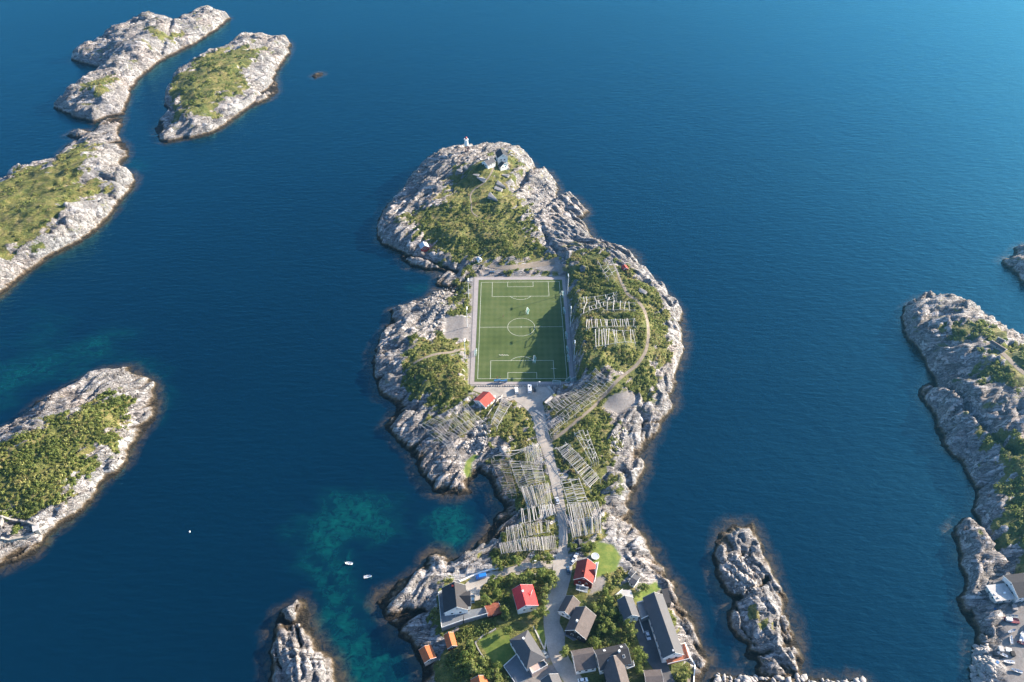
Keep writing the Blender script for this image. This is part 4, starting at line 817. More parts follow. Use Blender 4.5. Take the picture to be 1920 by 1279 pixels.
def slab(root, name, pts, up, thick, mat, rim=None, exc=True, rot=0):
    zb = root.location.z; inv = root.matrix_basis.inverted(); P = [inv @ Vector((*atz(px, py, zb+up), zb)) for px, py in pts]
    c = sum(P, Vector())/len(P); bm = bmesh.new(); prism(bm, [(p.x-c.x, p.y-c.y) for p in P], up-thick, up); o = link(name, bm, M[mat], root); o.location = (c.x, c.y, 0)
    for p in P:
        q = root.matrix_basis @ ((p+c)/2); EXC.append((q.x, q.y, 3.5))
    q = root.matrix_basis @ c; EXC.append((q.x, q.y, 6))
    if rim:
        bm = bmesh.new()
        for i in range(len(P)):
            if i in rim:
                a = P[i]-c; b = P[(i+1) % len(P)]-c; tube(bm, (a.x, a.y, up+.9), (b.x, b.y, up+.9), .09); d = (b-a); n = max(1, int(d.length/1.5))
                for k in range(n+1): q = a+d*k/n; tube(bm, (q.x, q.y, up-.05), (q.x, q.y, up+.9), .05)
                s = Vector((-d.y, d.x, 0)).normalized()*.05; v = [bm.verts.new((p.x, p.y, z)) for p, z in ((a-s, up+.1), (b-s, up+.1), (b-s, up+.75), (a-s, up+.75))]; bm.faces.new(v)
        link('railing', bm, M['trim'], o)
    return o
# --- hilltop
rt, w, r = house('lighthouse_cottage', 'white cottage with a grey roof nearest the lighthouse', 'house', (909,301), (923,296), 3.6, 3.6, 3.2, 2.2, 'white', 'roofgrey', 'white houses beside the lighthouse', wins=3); chimney(r, 0, .0, 4.5, 6.6)
house('keeper_house', 'tall white house on the hilltop, highest of the lighthouse houses', 'house', (938.5,280.5), (943,291.5), 4.0, 4.2, 5.0, 3.0, 'white', 'roofdark', 'white houses beside the lighthouse', wins=3)
house('outbuilding', 'small white building below the tall hilltop house', 'house', (941,300), (945.5,307.5), 3.6, 3.8, 3.4, 2.4, 'white', 'roofdark', 'white houses beside the lighthouse', wins=2)
rt, w, r = house('boathouse', 'red boathouse with a pale sheet roof at the western shore below the hill', 'boathouse', (793,451.5), (796.5,463.5), 3.0, 3.0, 3.0, 2.0, 'redwood', 'rooflight', 'sheds along the shores', wins=1)
house('shed', 'tiny white shed in the bushes above the far end of the pitch', 'shed', (897,483), (900,486), 1.4, 1.4, 2.0, .8, 'white', 'rooflight', 'sheds along the shores', wins=0, gwin=1)
house('shed', 'small red and white shed at the far edge of the east hill', 'shed', (1170,499), (1174,500), 1.6, 1.6, 2.0, 1.0, 'redwood', 'roofclub', 'sheds along the shores', wins=0, gwin=1)
def lighthouse():
    x, y, z = hit(875, 284); root = empty('lighthouse', (x, y, z), 0, 'small white lighthouse tower on a dark stand at the top of the rocky hill', 'lighthouse')
    bm = bmesh.new()
    for sx in (-1, 1):
        for sy in (-1, 1): tube(bm, (sx*1.5, sy*1.5, -1.5), (sx*1.0, sy*1.0, 5.2), .22, .16)
        for k in range(3): tube(bm, (-1.4+.15*k, sx*(1.4-.15*k), k*1.7), (1.3-.15*k, sx*(1.3-.15*k), k*1.7+1.6), .1); tube(bm, (sx*(1.4-.15*k), -1.4+.15*k, k*1.7), (sx*(1.3-.15*k), 1.3-.15*k, k*1.7+1.6), .1)
    link('stand', bm, paint('dark red steel', (.10, .02, .02), .6), root)
    bm = bmesh.new(); tube(bm, (0, 0, 5.2), (0, 0, 10.6), 1.75, 1.45, 8); link('tower', bm, M['trim'], root)
    bm = bmesh.new(); tube(bm, (0, 0, 10.6), (0, 0, 10.8), 2.0, 2.0, 12); link('gallery', bm, M['trim'], root)
    bm = bmesh.new(); tube(bm, (0, 0, 10.8), (0, 0, 12.2), .85, .85, 8); l = link('lantern', bm, M['glass'], root)
    bm = bmesh.new(); tube(bm, (0, 0, 12.2), (0, 0, 13.3), 1.15, .12, 10); link('cap', bm, paint('red cap', (.4, .04, .03), .5), l)
lighthouse()
# --- clubhouse and village
rt, w, r = house('clubhouse', 'white clubhouse with a red roof at the lower left of the pitch', 'building', (899.5,749.5), (916.5,735.5), 4.3, 4.3, 3.4, 2.2, 'white', 'roofclub', wins=3); slab(rt, 'porch', [(913,752),(922,745),(928,741),(930,744),(917,756)], .4, .5, 'trim')
rt, w, r = house('white_house', 'big white house with a dark grey roof and a pale wraparound terrace', 'house', (852,1094), (856.5,1139), 4.9, 5.9, 5.0, 3.8, 'white', 'roofdark', wins=4); chimney(r, -4.5, -1.0, 6, 9.2, 'darkwood')
wing(rt, (858,1118), (881,1117), 3.6, 3.6, 5.0, 2.6, 'white', 'roofdark', wins=1, door=False)
slab(rt, 'terrace', [(822,1112),(836,1105),(842,1148),(869,1153),(868,1164),(828,1178)], 1.6, 3.0, 'deck', rim=(0, 4, 5)); slab(rt, 'terrace', [(869,1150),(884,1143),(910,1139),(916,1151),(870,1164)], 1.55, 2.6, 'deck', rim=(3,))
rt, w, r = house('tool_shed', 'low shed with old red tiles at the right end of the white terrace', 'shed', (913,1143), (936,1136), 2.6, 2.6, 2.2, 1.4, 'darkwood', 'roofbrick', wins=1, gwin=1)
rt, w, r = house('red_roofed_house', 'pale blue house under a bright red roof among the trees', 'house', (976,1098), (986,1134.5), 5.8, 3.8, 4.6, 2.6, 'white', 'roofred', wins=3); chimney(r, -1.5, .2, 6.2, 8.3)
wing(rt, (980,1111), (994,1114), 2.6, 2.6, 5.2, 1.0, 'white', 'roofred', wins=0, gwin=0, door=False)
rt, w, r = house('dark_red_house', 'dark red house with an orange red roof beside the lawn', 'house', (1101,1049.5), (1095,1082), 4.2, 4.6, 5.2, 3.6, 'darkwood', 'rooforange', wins=4); chimney(r, 2.5, -1.0, 7, 9.6, 'darkwood')
wing(rt, (1100,1069), (1114,1068), 2.0, 2.0, 5.0, 2.6, 'darkwood', 'rooforange', wins=0, gwin=1, door=False)
slab(rt, 'porch', [(1117,1054),(1122,1055),(1115,1092),(1109,1092)], 2.6, .25, 'trim', rim=(1,)); slab(rt, 'balcony', [(1080,1097),(1103,1103),(1101,1112),(1080,1106)], 3.0, .3, 'deck', rim=(0, 2))
house('garage', 'garage with a grey brown roof at the bend below the dark red house', 'garage', (1074,1118.5), (1059.5,1147), 3.6, 3.2, 2.8, 2.5, 'white', 'roofbrown', wins=1)
rt, w, r = house('brown_house', 'large house with a grey brown roof next to the garage', 'house', (1097,1138), (1078.5,1181), 5.4, 4.4, 4.6, 3.8, 'blackwood', 'roofbrown', wins=4); chimney(r, 2, -.8, 6.4, 9.2)
slab(rt, 'entrance_deck', [(1060,1178),(1075,1184),(1083,1198),(1075,1200),(1058,1190)], .6, .8, 'deck')
rt, w, r = house('hipped_house', 'long house under a grey hipped roof with a solar panel in front', 'house', (973,1184.5), (1005,1235.5), 4.6, 4.6, 4.4, 3.4, 'white', 'roofgrey', hip=4.6, wins=4); chimney(r, -3.5, 0, 6.4, 8.6)
slab(rt, 'balcony', [(991,1249),(1018,1239),(1027,1248),(998,1264)], 3.2, 3.0, 'deckpink', rim=(1, 2, 3)); slab(rt, 'solar_panel', [(1012,1241),(1019.5,1238.5),(1026,1249),(1018,1252)], 3.6, .2, 'glass')
slab(rt, 'patio', [(944,1250),(968,1228),(979,1230),(997,1269),(968,1285)], .5, 1.6, 'deck', rim=(0, 4))
house('small_house', 'small dark house left of the skylit house with a grey brown roof', 'house', (1076,1230.5), (1113,1223.5), 3.4, 5.6, 4.0, 2.4, 'white', 'roofbrown', wins=3)
rt, w, r = house('skylit_house', 'dark grey roofed house with skylights and a crossing wing', 'house', (1120,1229), (1176,1216.5), 3.6, 5.4, 4.6, 2.8, 'white', 'roofdark', wins=5); chimney(r, 3, -.6, 6.2, 8.4, 'trim')
for xx, yy, pl in ((-3, 2.0, 1), (5, 2.0, 1), (-2.5, -3.2, 0), (4.6, -2.6, 0)): skylight(r, xx, yy, 7.66-abs(yy)*(2.8/3.6 if yy > 0 else 2.8/5.4), -.66 if yy > 0 else .48, pale=bool(pl))
wing(rt, (1150.5,1231), (1168,1294), 4.0, 5.0, 4.6, 2.9, 'blackwood', 'roofbrown', wins=3); slab(rt, 'balcony', [(1168,1246),(1187,1240),(1189.5,1250),(1176,1255)], 2.8, .4, 'deck', rim=(1, 2))
rt, w, r = house('long_warehouse', 'long white warehouse with a grey roof along the eastern shore', 'warehouse', (1226.5,1113), (1264.5,1225), 4.4, 4.9, 5.0, 3.3, 'white', 'roofgrey', wins=8)
slab(rt, 'flat_annex', [(1239,1105),(1252,1103.5),(1258.5,1130),(1249.5,1131)], 3.4, 4.6, 'roofdark'); slab(rt, 'terrace', [(1249,1237),(1281,1228),(1280,1208),(1284,1207),(1293,1236),(1252,1246)], 2.6, .5, 'rustdeck', rim=(3, 4)); chimney(r, 14, -.4, 7.2, 8.4, 'metal')
rt, w, r = house('terrace_house', 'white house with a dark roof and stone terrace left of the long warehouse', 'house', (1172,1118), (1184,1153), 3.8, 3.2, 4.4, 2.8, 'white', 'roofgrey', wins=3)
slab(rt, 'terrace', [(1154,1117),(1167,1106),(1183,1106),(1188,1121),(1162,1127)], 1.2, 2.2, 'concrete', rim=(0, 4)); slab(rt, 'terrace', [(1194,1131),(1212,1126),(1221,1153),(1202,1162)], 2.4, 3.0, 'deck', rim=(0, 2))
house('hut', 'small hut with a flat looking grey roof and rust red deck on the rocks', 'hut', (1185,1083.5), (1194,1089.5), 2.6, 2.4, 3.0, .6, 'trim', 'roofgrey', wins=1)
house('privy', 'tiny grey box shed touching the hut on the rocks', 'shed', (1182,1072.5), (1188,1076), 1.3, 1.3, 2.0, .3, 'trim', 'roofgrey', wins=0, gwin=0)
rt, w, r = house('orange_boathouse', 'boathouse with a rusty orange roof on the southwest rocks', 'boathouse', (797,1216), (806.5,1238), 2.6, 2.6, 2.6, 1.0, 'greywood', 'roofrust', 'sheds along the shores', wins=0)
rt, w, r = house('red_shed', 'narrow dark red shed with an orange roof below the big terrace', 'shed', (841,1187), (847.5,1210), 2.0, 2.0, 2.6, 1.4, 'darkwood', 'roofrust', 'sheds along the shores', wins=1)
house('cabin', 'cabin with an orange brown roof at the bottom edge of the photo', 'cabin', (897.5,1269), (905,1300), 3.4, 3.4, 3.0, 2.0, 'greywood', 'roofrust', wins=1)
house('grey_gabled_house', 'grey gabled house at the bottom edge beside the village road', 'house', (1030,1266), (1048,1310), 4.2, 3.6, 4.2, 2.8, 'white', 'roofgrey', wins=2)
house('flat_garage', 'garage with a low grey brown roof at the bottom of the warehouse yard', 'garage', (1211,1268.5), (1240,1269), 3.0, 5.0, 3.0, .9, 'darkwood', 'roofbrown', wins=0)
# --- fort ruin and right shore
G = ISL['G']
rt, w, r = house('dark_roofed_shed', 'large shed with a dark roof at the right edge of the photo', 'shed', (1899,1092), (1935,1086), 5.0, 6.5, 5.0, 2.0, 'trim', 'roofdark', 'sheds along the shores', I=G, wins=3)
rt, w, r = house('flat_roofed_hall', 'pale flat roofed building on the right shore', 'building', (1860,1113), (1891,1109), 4.0, 3.8, 3.4, .25, 'concrete', 'concrete', 'sheds along the shores', I=G, wins=3)
for p in ((1867,1114),(1874,1120),(1884,1112)): slab(rt, 'roof_hatch', [(p[0]-2, p[1]-2), (p[0]+2, p[1]-2.5), (p[0]+2, p[1]+.5), (p[0]-2, p[1]+1)], 4.3, .4, 'trim')
house('hillside_shed', 'short grey roadside shed on the far right hill', 'shed', (1872,634), (1883,638), 1.5, 1.5, 2.2, .6, 'greywood', 'roofgrey', 'sheds along the shores', I=G, wins=1)
house('hillside_shed', 'long brown roofed roadside shed on the far right hill', 'shed', (1860,640), (1886,654), 1.2, 1.2, 2.2, .5, 'greywood', 'roofbrown', 'sheds along the shores', I=G, wins=1)
def wall_line(name, pts, I, h, th, mat, lab, cat):
    P = [hit(px, py, I) for px, py in pts]; x0, y0, z0 = P[0]; bm = bmesh.new()
    for a, b in zip(P[:-1], P[1:]):
        d = Vector((b[0]-a[0], b[1]-a[1], 0)); n = max(1, int(d.length/2.5))
        for k in range(n):
            p = Vector(a)+(Vector(b)-Vector(a))*(k/n); q = Vector(a)+(Vector(b)-Vector(a))*((k+1)/n); p.z = float(samp(I, p.x, p.y)); q.z = float(samp(I, q.x, q.y)); s = Vector((-d.y, d.x, 0)).normalized()*th/2
            v = [bm.verts.new((c.x-x0, c.y-y0, c.z-z0+dz)) for c, dz in ((p-s, -.6), (q-s, -.6), (q+s, -.6), (p+s, -.6), (p-s, h), (q-s, h), (q+s, h), (p+s, h))]
            for f in ((0,3,2,1),(4,5,6,7),(0,1,5,4),(1,2,6,5),(2,3,7,6),(3,0,4,7)): bm.faces.new([v[i] for i in f])
            EXC.append((p.x, p.y, .9))
    o = link(name, bm, M[mat], None); o.location = (x0, y0, z0); tag(o, lab, cat, 'walls and kerbs'); return o
wall_line('fort_wall', zoomed([(-60,950),(20,952),(110,975),(195,995),(215,1000)], *Z4), ISL['D'], 2.2, .9, 'masonry', 'old stone wall above the fort yard on the lower left island', 'wall')
wall_line('fort_wall', zoomed([(5,1000),(20,955)], *Z4), ISL['D'], 1.8, .8, 'masonry', 'short stone cross wall at the left end of the fort yard', 'wall')
wall_line('fort_wall', zoomed([(-60,1080),(60,1080),(150,1062),(200,1040)], *Z4), ISL['D'], 1.2, 1.2, 'masonry', 'low stone parapet on the seaward side of the fort yard', 'wall')
house('shed', 'tiny dark shed in the bushes below the lower eastern rack', 'shed', (1084.5,1013), (1087,1024), 1.6, 1.6, 2.0, 1.0, 'blackwood', 'roofdark', 'sheds along the shores', wins=0, gwin=1)
house('fort_hut', 'small pale stone hut at the corner of the fort on the lower left island', 'hut', (63.5,990.5), (70,986), 2.2, 2.2, 3.2, .4, 'masonry', 'concrete', 'sheds along the shores', I=ISL['D'], wins=0, gwin=1)
wall_line('retaining_wall', [(862,1091),(880,1083),(900,1075),(920,1069),(942,1066)], MAIN, .7, .7, 'trim', 'white wall along the lane above the terrace house', 'wall')
wall_line('garden_wall', [(891,1206),(905,1193),(920,1186),(930,1180)], MAIN, .7, .5, 'stone', 'curved stone wall around the upper side of the garden lawn', 'wall')
wall_line('garden_wall', [(891,1206),(899,1222),(907,1234)], MAIN, .7, .5, 'stone', 'stone wall down the left side of the garden lawn', 'wall')
wall_line('kerb_wall', [(1000,1175),(1010,1195),(1018,1213),(1021,1218),(1024,1200)], MAIN, .4, .6, 'concrete', 'pale kerb and steps beside the hipped roof house', 'wall')
wall_line('quay_wall', [(1283,1207),(1294,1236),(1302,1248),(1300,1290)], MAIN, 1.2, .5, 'trim', 'white wall below the end terrace of the warehouse', 'wall')
wall_line('pole_fence', [(942,742),(930,757),(908,790)], MAIN, .9, .16, 'polepale', 'pale pole fence between the clubhouse track and the narrow rack', 'fence')
wall_line('yard_wall', [(1198,1162),(1204,1180),(1207,1188)], MAIN, .8, .3, 'trim', 'thin white wall in the warehouse yard', 'wall')
# plank stacks
def planks(px, py, rz, L, n, lab):
    x, y, z = hit(px, py); bm = bmesh.new()
    for k in range(n):
        for j in range(2): tube(bm, (-L/2+random.uniform(-.4, .4), k*.35, .2+j*.3), (L/2+random.uniform(-.4, .4), k*.35+random.uniform(-.1, .1), .2+j*.3), .13)
    o = link('pole_stack', bm, M['polepale'], None); o.location = (x, y, z); o.rotation_euler = (0, 0, rz); tag(o, lab, 'timber', 'stacks of timber by the parking area')
planks(1032, 733, R(-60), 7, 4, 'stack of pale poles at the upper right of the parking area'); planks(1033, 750, R(50), 9, 5, 'pale poles lying beside the upper long rack'); planks(1011, 777, R(-45), 7, 4, 'pole stack at the roadside below the parking area')
# ------------------------------------------------------------------ vehicles
PAINT = {'white': paint('white car paint', (.78, .78, .77)), 'dark': paint('black car paint', (.02, .022, .026)), 'grey': paint('grey car paint', (.20, .23, .25)), 'blue': paint('bright blue paint', (.02, .17, .55)), 'navy': paint('navy paint', (.03, .07, .13)), 'red': paint('dark red paint', (.14, .018, .018)), 'silver': paint('silver paint', (.5, .52, .55))}
def vehicle(px, py, rz, kind, col, lab, name=None, cat=None, I=None):
    I = I or MAIN; x, y, z = hit(px, py, I, .6); z = max(z+.12, ZF if False else z+.12); root = empty(name or ('van' if kind != 'car' else 'parked_car'), (x, y, z), rz, lab, cat or ('van' if kind != 'car' else 'car'), 'vehicles parked around the village and the pitch')
    if kind == 'car': L, Wd = 4.4, 1.8; prof = [(-2.2,.35),(-2.2,.85),(-1.95,.98),(-1.0,1.0),(1.1,.98),(1.9,.86),(2.2,.7),(2.2,.35)]; cab = [(-1.85,.95),(-1.35,1.42),(.35,1.45),(1.15,.95)]
    elif kind == 'van': L, Wd = 5.2, 2.0; prof = [(-2.6,.4),(-2.6,2.1),(1.1,2.15),(1.75,1.3),(2.5,1.05),(2.6,.4)]; cab = [(1.0,1.25),(1.05,1.9),(1.4,1.7),(1.75,1.25)]
    else: L, Wd = 6.6, 2.3; prof = [(-3.3,.45),(-3.3,2.9),(1.9,3.0),(2.4,2.5),(2.5,1.3),(3.2,1.1),(3.3,.45)]; cab = [(2.2,1.3),(2.25,2.1),(2.35,2.0),(2.7,1.25)]
    def ext(pr, w0, w1, m, nm, par):
        bm = bmesh.new(); a = [bm.verts.new((p[0], -(w0 if p[1] < 1.2 else w1)/2, p[1])) for p in pr]; b = [bm.verts.new((p[0], (w0 if p[1] < 1.2 else w1)/2, p[1])) for p in pr]; n = len(pr)
        for i in range(n): bm.faces.new((a[i], a[(i+1) % n], b[(i+1) % n], b[i]))
        bm.faces.new(a[::-1]); bm.faces.new(b); bmesh.ops.bevel(bm, geom=bm.edges[:], offset=.05, segments=1, affect='EDGES'); return link(nm, bm, m, par)
    bd = ext(prof, Wd, Wd*.95, PAINT[col], 'body', root)
    if kind == 'car':
        ext(cab, Wd*.93, Wd*.76, M['glass'], 'windows', root); ext([(-1.3,1.40),(-1.2,1.49),(.25,1.51),(.38,1.42)], Wd*.74, Wd*.72, PAINT[col], 'roof', root)
    else: ext(cab, Wd*1.01, Wd*.97, M['glass'], 'windscreen', root)
    if kind == 'camper':
        bm = bmesh.new(); box(bm, -.6, .6, -.45, .45, 2.98, 3.1); link('roof_hatch', bm, M['tyre'], root); bm = bmesh.new(); box(bm, -2.6, -1.6, -.4, .4, 2.92, 3.1); link('roof_box', bm, M['trim'], root)
    for sx in (-.31, .31):
        for sy in (-1, 1):
            bm = bmesh.new(); tube(bm, (sx*L, sy*(Wd/2-.24), .34), (sx*L, sy*(Wd/2+.01), .34), .34, n=12); w = link('wheel', bm, M['tyre'], root); bm = bmesh.new(); tube(bm, (sx*L, sy*(Wd/2+.005), .34), (sx*L, sy*(Wd/2+.03), .34), .19, n=10); link('rim', bm, M['metal'], w)
    for sy in (-1, 1): bm = bmesh.new(); box(bm, L/2-.06, L/2+.015, sy*Wd*.36-.16, sy*Wd*.36+.16, .62, .78); link('headlight', bm, M['trim'], root)
    EXC.append((x, y, 3.0))
vehicle(922, 511, R(25), 'car', 'navy', 'dark car on the gravel above the far left corner of the pitch, left one'); vehicle(938.5, 514.5, R(200), 'car', 'dark', 'dark car on the gravel above the far left corner of the pitch, right one')
vehicle(968, 733, R(96), 'van', 'white', 'small white van in the parking area, left of the camper'); vehicle(993, 731, R(90), 'camper', 'white', 'tall white camper van in the parking area', 'camper_van', 'camper van')
vehicle(1001.5, 730, R(95), 'car', 'dark', 'black car parked right beside the camper van')
vehicle(1045, 939, R(100), 'car', 'white', 'white car driving on the road between the racks'); vehicle(902, 1082, R(195), 'van', 'blue', 'bright blue van on the lane above the white terrace house')
vehicle(886.5, 1124, R(93), 'car', 'navy', 'dark pickup beside the white terrace house'); vehicle(1075, 1053, R(50), 'car', 'silver', 'silver blue car at the lane junction, nearest the road')
vehicle(1079, 1044, R(60), 'car', 'white', 'pale car half under the bushes above the junction'); vehicle(1065, 1070, R(95), 'car', 'navy', 'dark blue car in the shade left of the dark red house')
vehicle(1022, 1227, R(-60), 'car', 'grey', 'grey car beside the hipped roof house'); vehicle(1214.5, 1192, R(-80), 'car', 'silver', 'pale blue car in the warehouse yard'); vehicle(1073, 1186, R(155), 'car', 'navy', 'dark car in the shade below the brown house')
vehicle(1093, 1276, R(10), 'car', 'white', 'white car at the bottom edge beside the village road')
# trampoline and patio things
def trampoline(px, py, lab):
    x, y, z = hit(px, py, MAIN, .8); root = empty('trampoline', (x, y, z), 0, lab, 'trampoline'); bm = bmesh.new(); A = np.linspace(0, 2*pi, 21)[:-1]
    for a0, a1 in zip(A, np.roll(A, -1)): tube(bm, (1.9*math.cos(a0), 1.9*math.sin(a0), .85), (1.9*math.cos(a1), 1.9*math.sin(a1), .85), .14)
    link('rim', bm, M['steel_white'], root); bm = bmesh.new(); tube(bm, (0, 0, .84), (0, 0, .88), 1.75, 1.75, 20); link('bed', bm, M['rooflight'], root)
    for a0 in A[::4]: bm = bmesh.new(); tube(bm, (1.9*math.cos(a0), 1.9*math.sin(a0), -.1), (1.9*math.cos(a0), 1.9*math.sin(a0), .85), .05); link('leg', bm, M['metal'], root)
trampoline(1116, 1043, 'round pale trampoline on the lawn above the dark red house')
# street lamps
for i, (px, py, lab) in enumerate([(998, 1066, 'street lamp beside the lane above the red roofed house'), (1086, 1112, 'street lamp between the dark red house and the garage'), (1007, 731, 'short lamp post at the camper van')]):
    x, y, z = hit(px, py)
    if i == 0:
        L0 = empty('street_lamp', (0, 0, 0)); bm = bmesh.new(); tube(bm, (0, 0, -.3), (0, 0, 6.5), .12, .08, 8); tube(bm, (0, 0, 6.4), (1.2, 0, 6.7), .06); link('pole', bm, M['metal'], L0); bm = bmesh.new(); box(bm, .9, 1.9, -.25, .25, 6.6, 6.85); link('lamp_head', bm, M['steel_white'], L0); o = L0
    else: o = copy_tree(L0)
    o.location = (x, y, z); tag(o, lab, 'lamp post', 'street lamps')
# ------------------------------------------------------------------ boats
def boat(x, y, z, rz, L, Wd, hullm, lab, cabin=False, seats=True, name='rowing_boat', group='small boats'):
    root = empty(name, (x, y, z), rz, lab, 'boat', group); bm = bmesh.new(); st = [(-.5, .75), (-.3, .95), (0, 1), (.25, .82), (.4, .48), (.5, .02)]; rings = []
    for s, w in st:
        q = [(s*L, -w*Wd/2, .55+max(0, s)*.4), (s*L, -w*Wd*.36, .05), (s*L, 0, -.18+max(0, s-.3)*1.5), (s*L, w*Wd*.36, .05), (s*L, w*Wd/2, .55+max(0, s)*.4), (s*L, w*Wd*.42, .5+max(0, s)*.4), (s*L, w*Wd*.28, .16), (s*L, 0, .12+max(0, s-.3)*1.4), (s*L, -w*Wd*.28, .16), (s*L, -w*Wd*.42, .5+max(0, s)*.4)]
        rings.append([bm.verts.new(p) for p in q])
    for a, b in zip(rings[:-1], rings[1:]):
        for i in range(10): bm.faces.new((a[i], b[i], b[(i+1) % 10], a[(i+1) % 10]))
    bm.faces.new(rings[0]); bm.faces.new(rings[-1][::-1]); link('hull', bm, hullm, root, False)
    if seats:
        for s in (-.22, .08): bm = bmesh.new(); box(bm, s*L-.14, s*L+.14, -Wd*.4, Wd*.4, .34, .4); link('seat', bm, M['deck'], root)
    if cabin:
        bm = bmesh.new(); box(bm, -.1*L, .2*L, -Wd*.3, Wd*.3, .2, 1.5); c = link('cabin', bm, M['trim'], root); bm = bmesh.new(); box(bm, .2*L, .2*L+.04, -Wd*.26, Wd*.26, .9, 1.35); link('window', bm, M['glass'], c)
    return root
WH = PAINT['white']
for px, py, a, lab in ((654, 1056.5, R(175), 'white boat on the dark bay, left and higher of the two'), (689.5, 1081.5, R(12), 'white boat on the dark bay, right and lower of the two')):
    x, y = atz(px, py, .3); boat(x, y, .02, a, 3.9, 1.6, WH, lab)
x, y = atz(355.5, 997, .2); bm = bmesh.new(); bmesh.ops.create_uvsphere(bm, u_segments=12, v_segments=8, radius=.5); o = link('mooring_buoy', bm, M['trim'], None, True); o.location = (x, y, .1); tag(o, 'tiny white buoy alone on the dark water between the islands', 'buoy')
for px, py, a, L, c, cab, lab in ((1893,1163,R(170),9,'red',1,'large old boat with a dark red hull lying ashore on the right'),(1897,1156,R(175),6,'grey',0,'grey boat lying just above the dark red hull'),(1916,1194,R(60),6,'white',1,'white cabin boat ashore at the right edge'),(1917,1206,R(165),5,'red',0,'small red boat ashore below the white cabin boat'),(1898,1183,R(20),4.2,'silver',0,'pale open boat ashore in the boat yard, upper one'),(1896,1199,R(70),4.2,'white',0,'white open boat ashore in the middle of the boat yard'),(1879,1228,R(150),4.5,'white',0,'white skiff at the seaward side of the boat yard'),(1892,1241,R(175),5,'white',0,'white open boat near the bottom of the boat yard'),(1906,1258,R(160),5,'silver',0,'silver skiff lowest in the boat yard')):
    x, y, z = hit(px, py, G, .6); boat(x, y, z+.25, a, L, L*.3, PAINT[c], lab, bool(cab), not cab, 'beached_boat', 'boats ashore in the yard on the right')
for px, py, s, m, lab in ((1877,1217,2.0,'concrete','pale crate in the boat yard beside the rocks'),(1891,1219,1.8,'white','white crate in the middle of the boat yard'),(1899,1226,1.8,'blackwood','black crate in the boat yard'),(1870,1242,1.2,'blue','small blue tub below the crates'),(1902,1140,2.2,'greywood','grey crate on the grass above the old red boat'),(1866,1142,1.3,'blue','blue barrel by the corner of the flat roofed building')):
    x, y, z = hit(px, py, G, .6); bm = bmesh.new(); box(bm, -s*.6, s*.6, -s*.45, s*.45, 0, s*.5); box(bm, -s*.65, s*.65, -s*.5, s*.5, s*.5, s*.58); o = link('crate', bm, M[m], None); o.location = (x, y, z); o.rotation_euler = (0, 0, px); tag(o, lab, 'crate', 'crates in the boat yard')
# ------------------------------------------------------------------ leaves
def leaf_cloud(C, Rr, per, size, hue, shell=.75):
    """C (n,3) centres, Rr (n,3) radii, per quads each; returns V, F, hue per vertex"""
    n = len(C); d = RNG.normal(size=(n, per, 3)); d[..., 2] = np.abs(d[..., 2])*.9-.1; d /= np.linalg.norm(d, axis=-1, keepdims=True)
    r = RNG.uniform(shell, 1.08, (n, per, 1)); P = C[:, None]+d*r*Rr[:, None]; nrm = d+RNG.normal(size=d.shape)*.45; nrm /= np.linalg.norm(nrm, axis=-1, keepdims=True)
    u = np.cross(nrm, RNG.normal(size=d.shape)); u /= np.linalg.norm(u, axis=-1, keepdims=True)+1e-9; v = np.cross(nrm, u)
    s = (size*RNG.uniform(.6, 1.3, (n, per, 1)) if np.isscalar(size) else size[:, None, None]*RNG.uniform(.6, 1.3, (n, per, 1)))*.5
    Q = np.stack([P-u*s-v*s*.7, P+u*s-v*s*.7, P+u*s+v*s*.7, P-u*s+v*s*.7], 2).reshape(-1, 3); F = np.arange(len(Q)).reshape(-1, 4)
    return Q, F, np.repeat(hue, per*4)
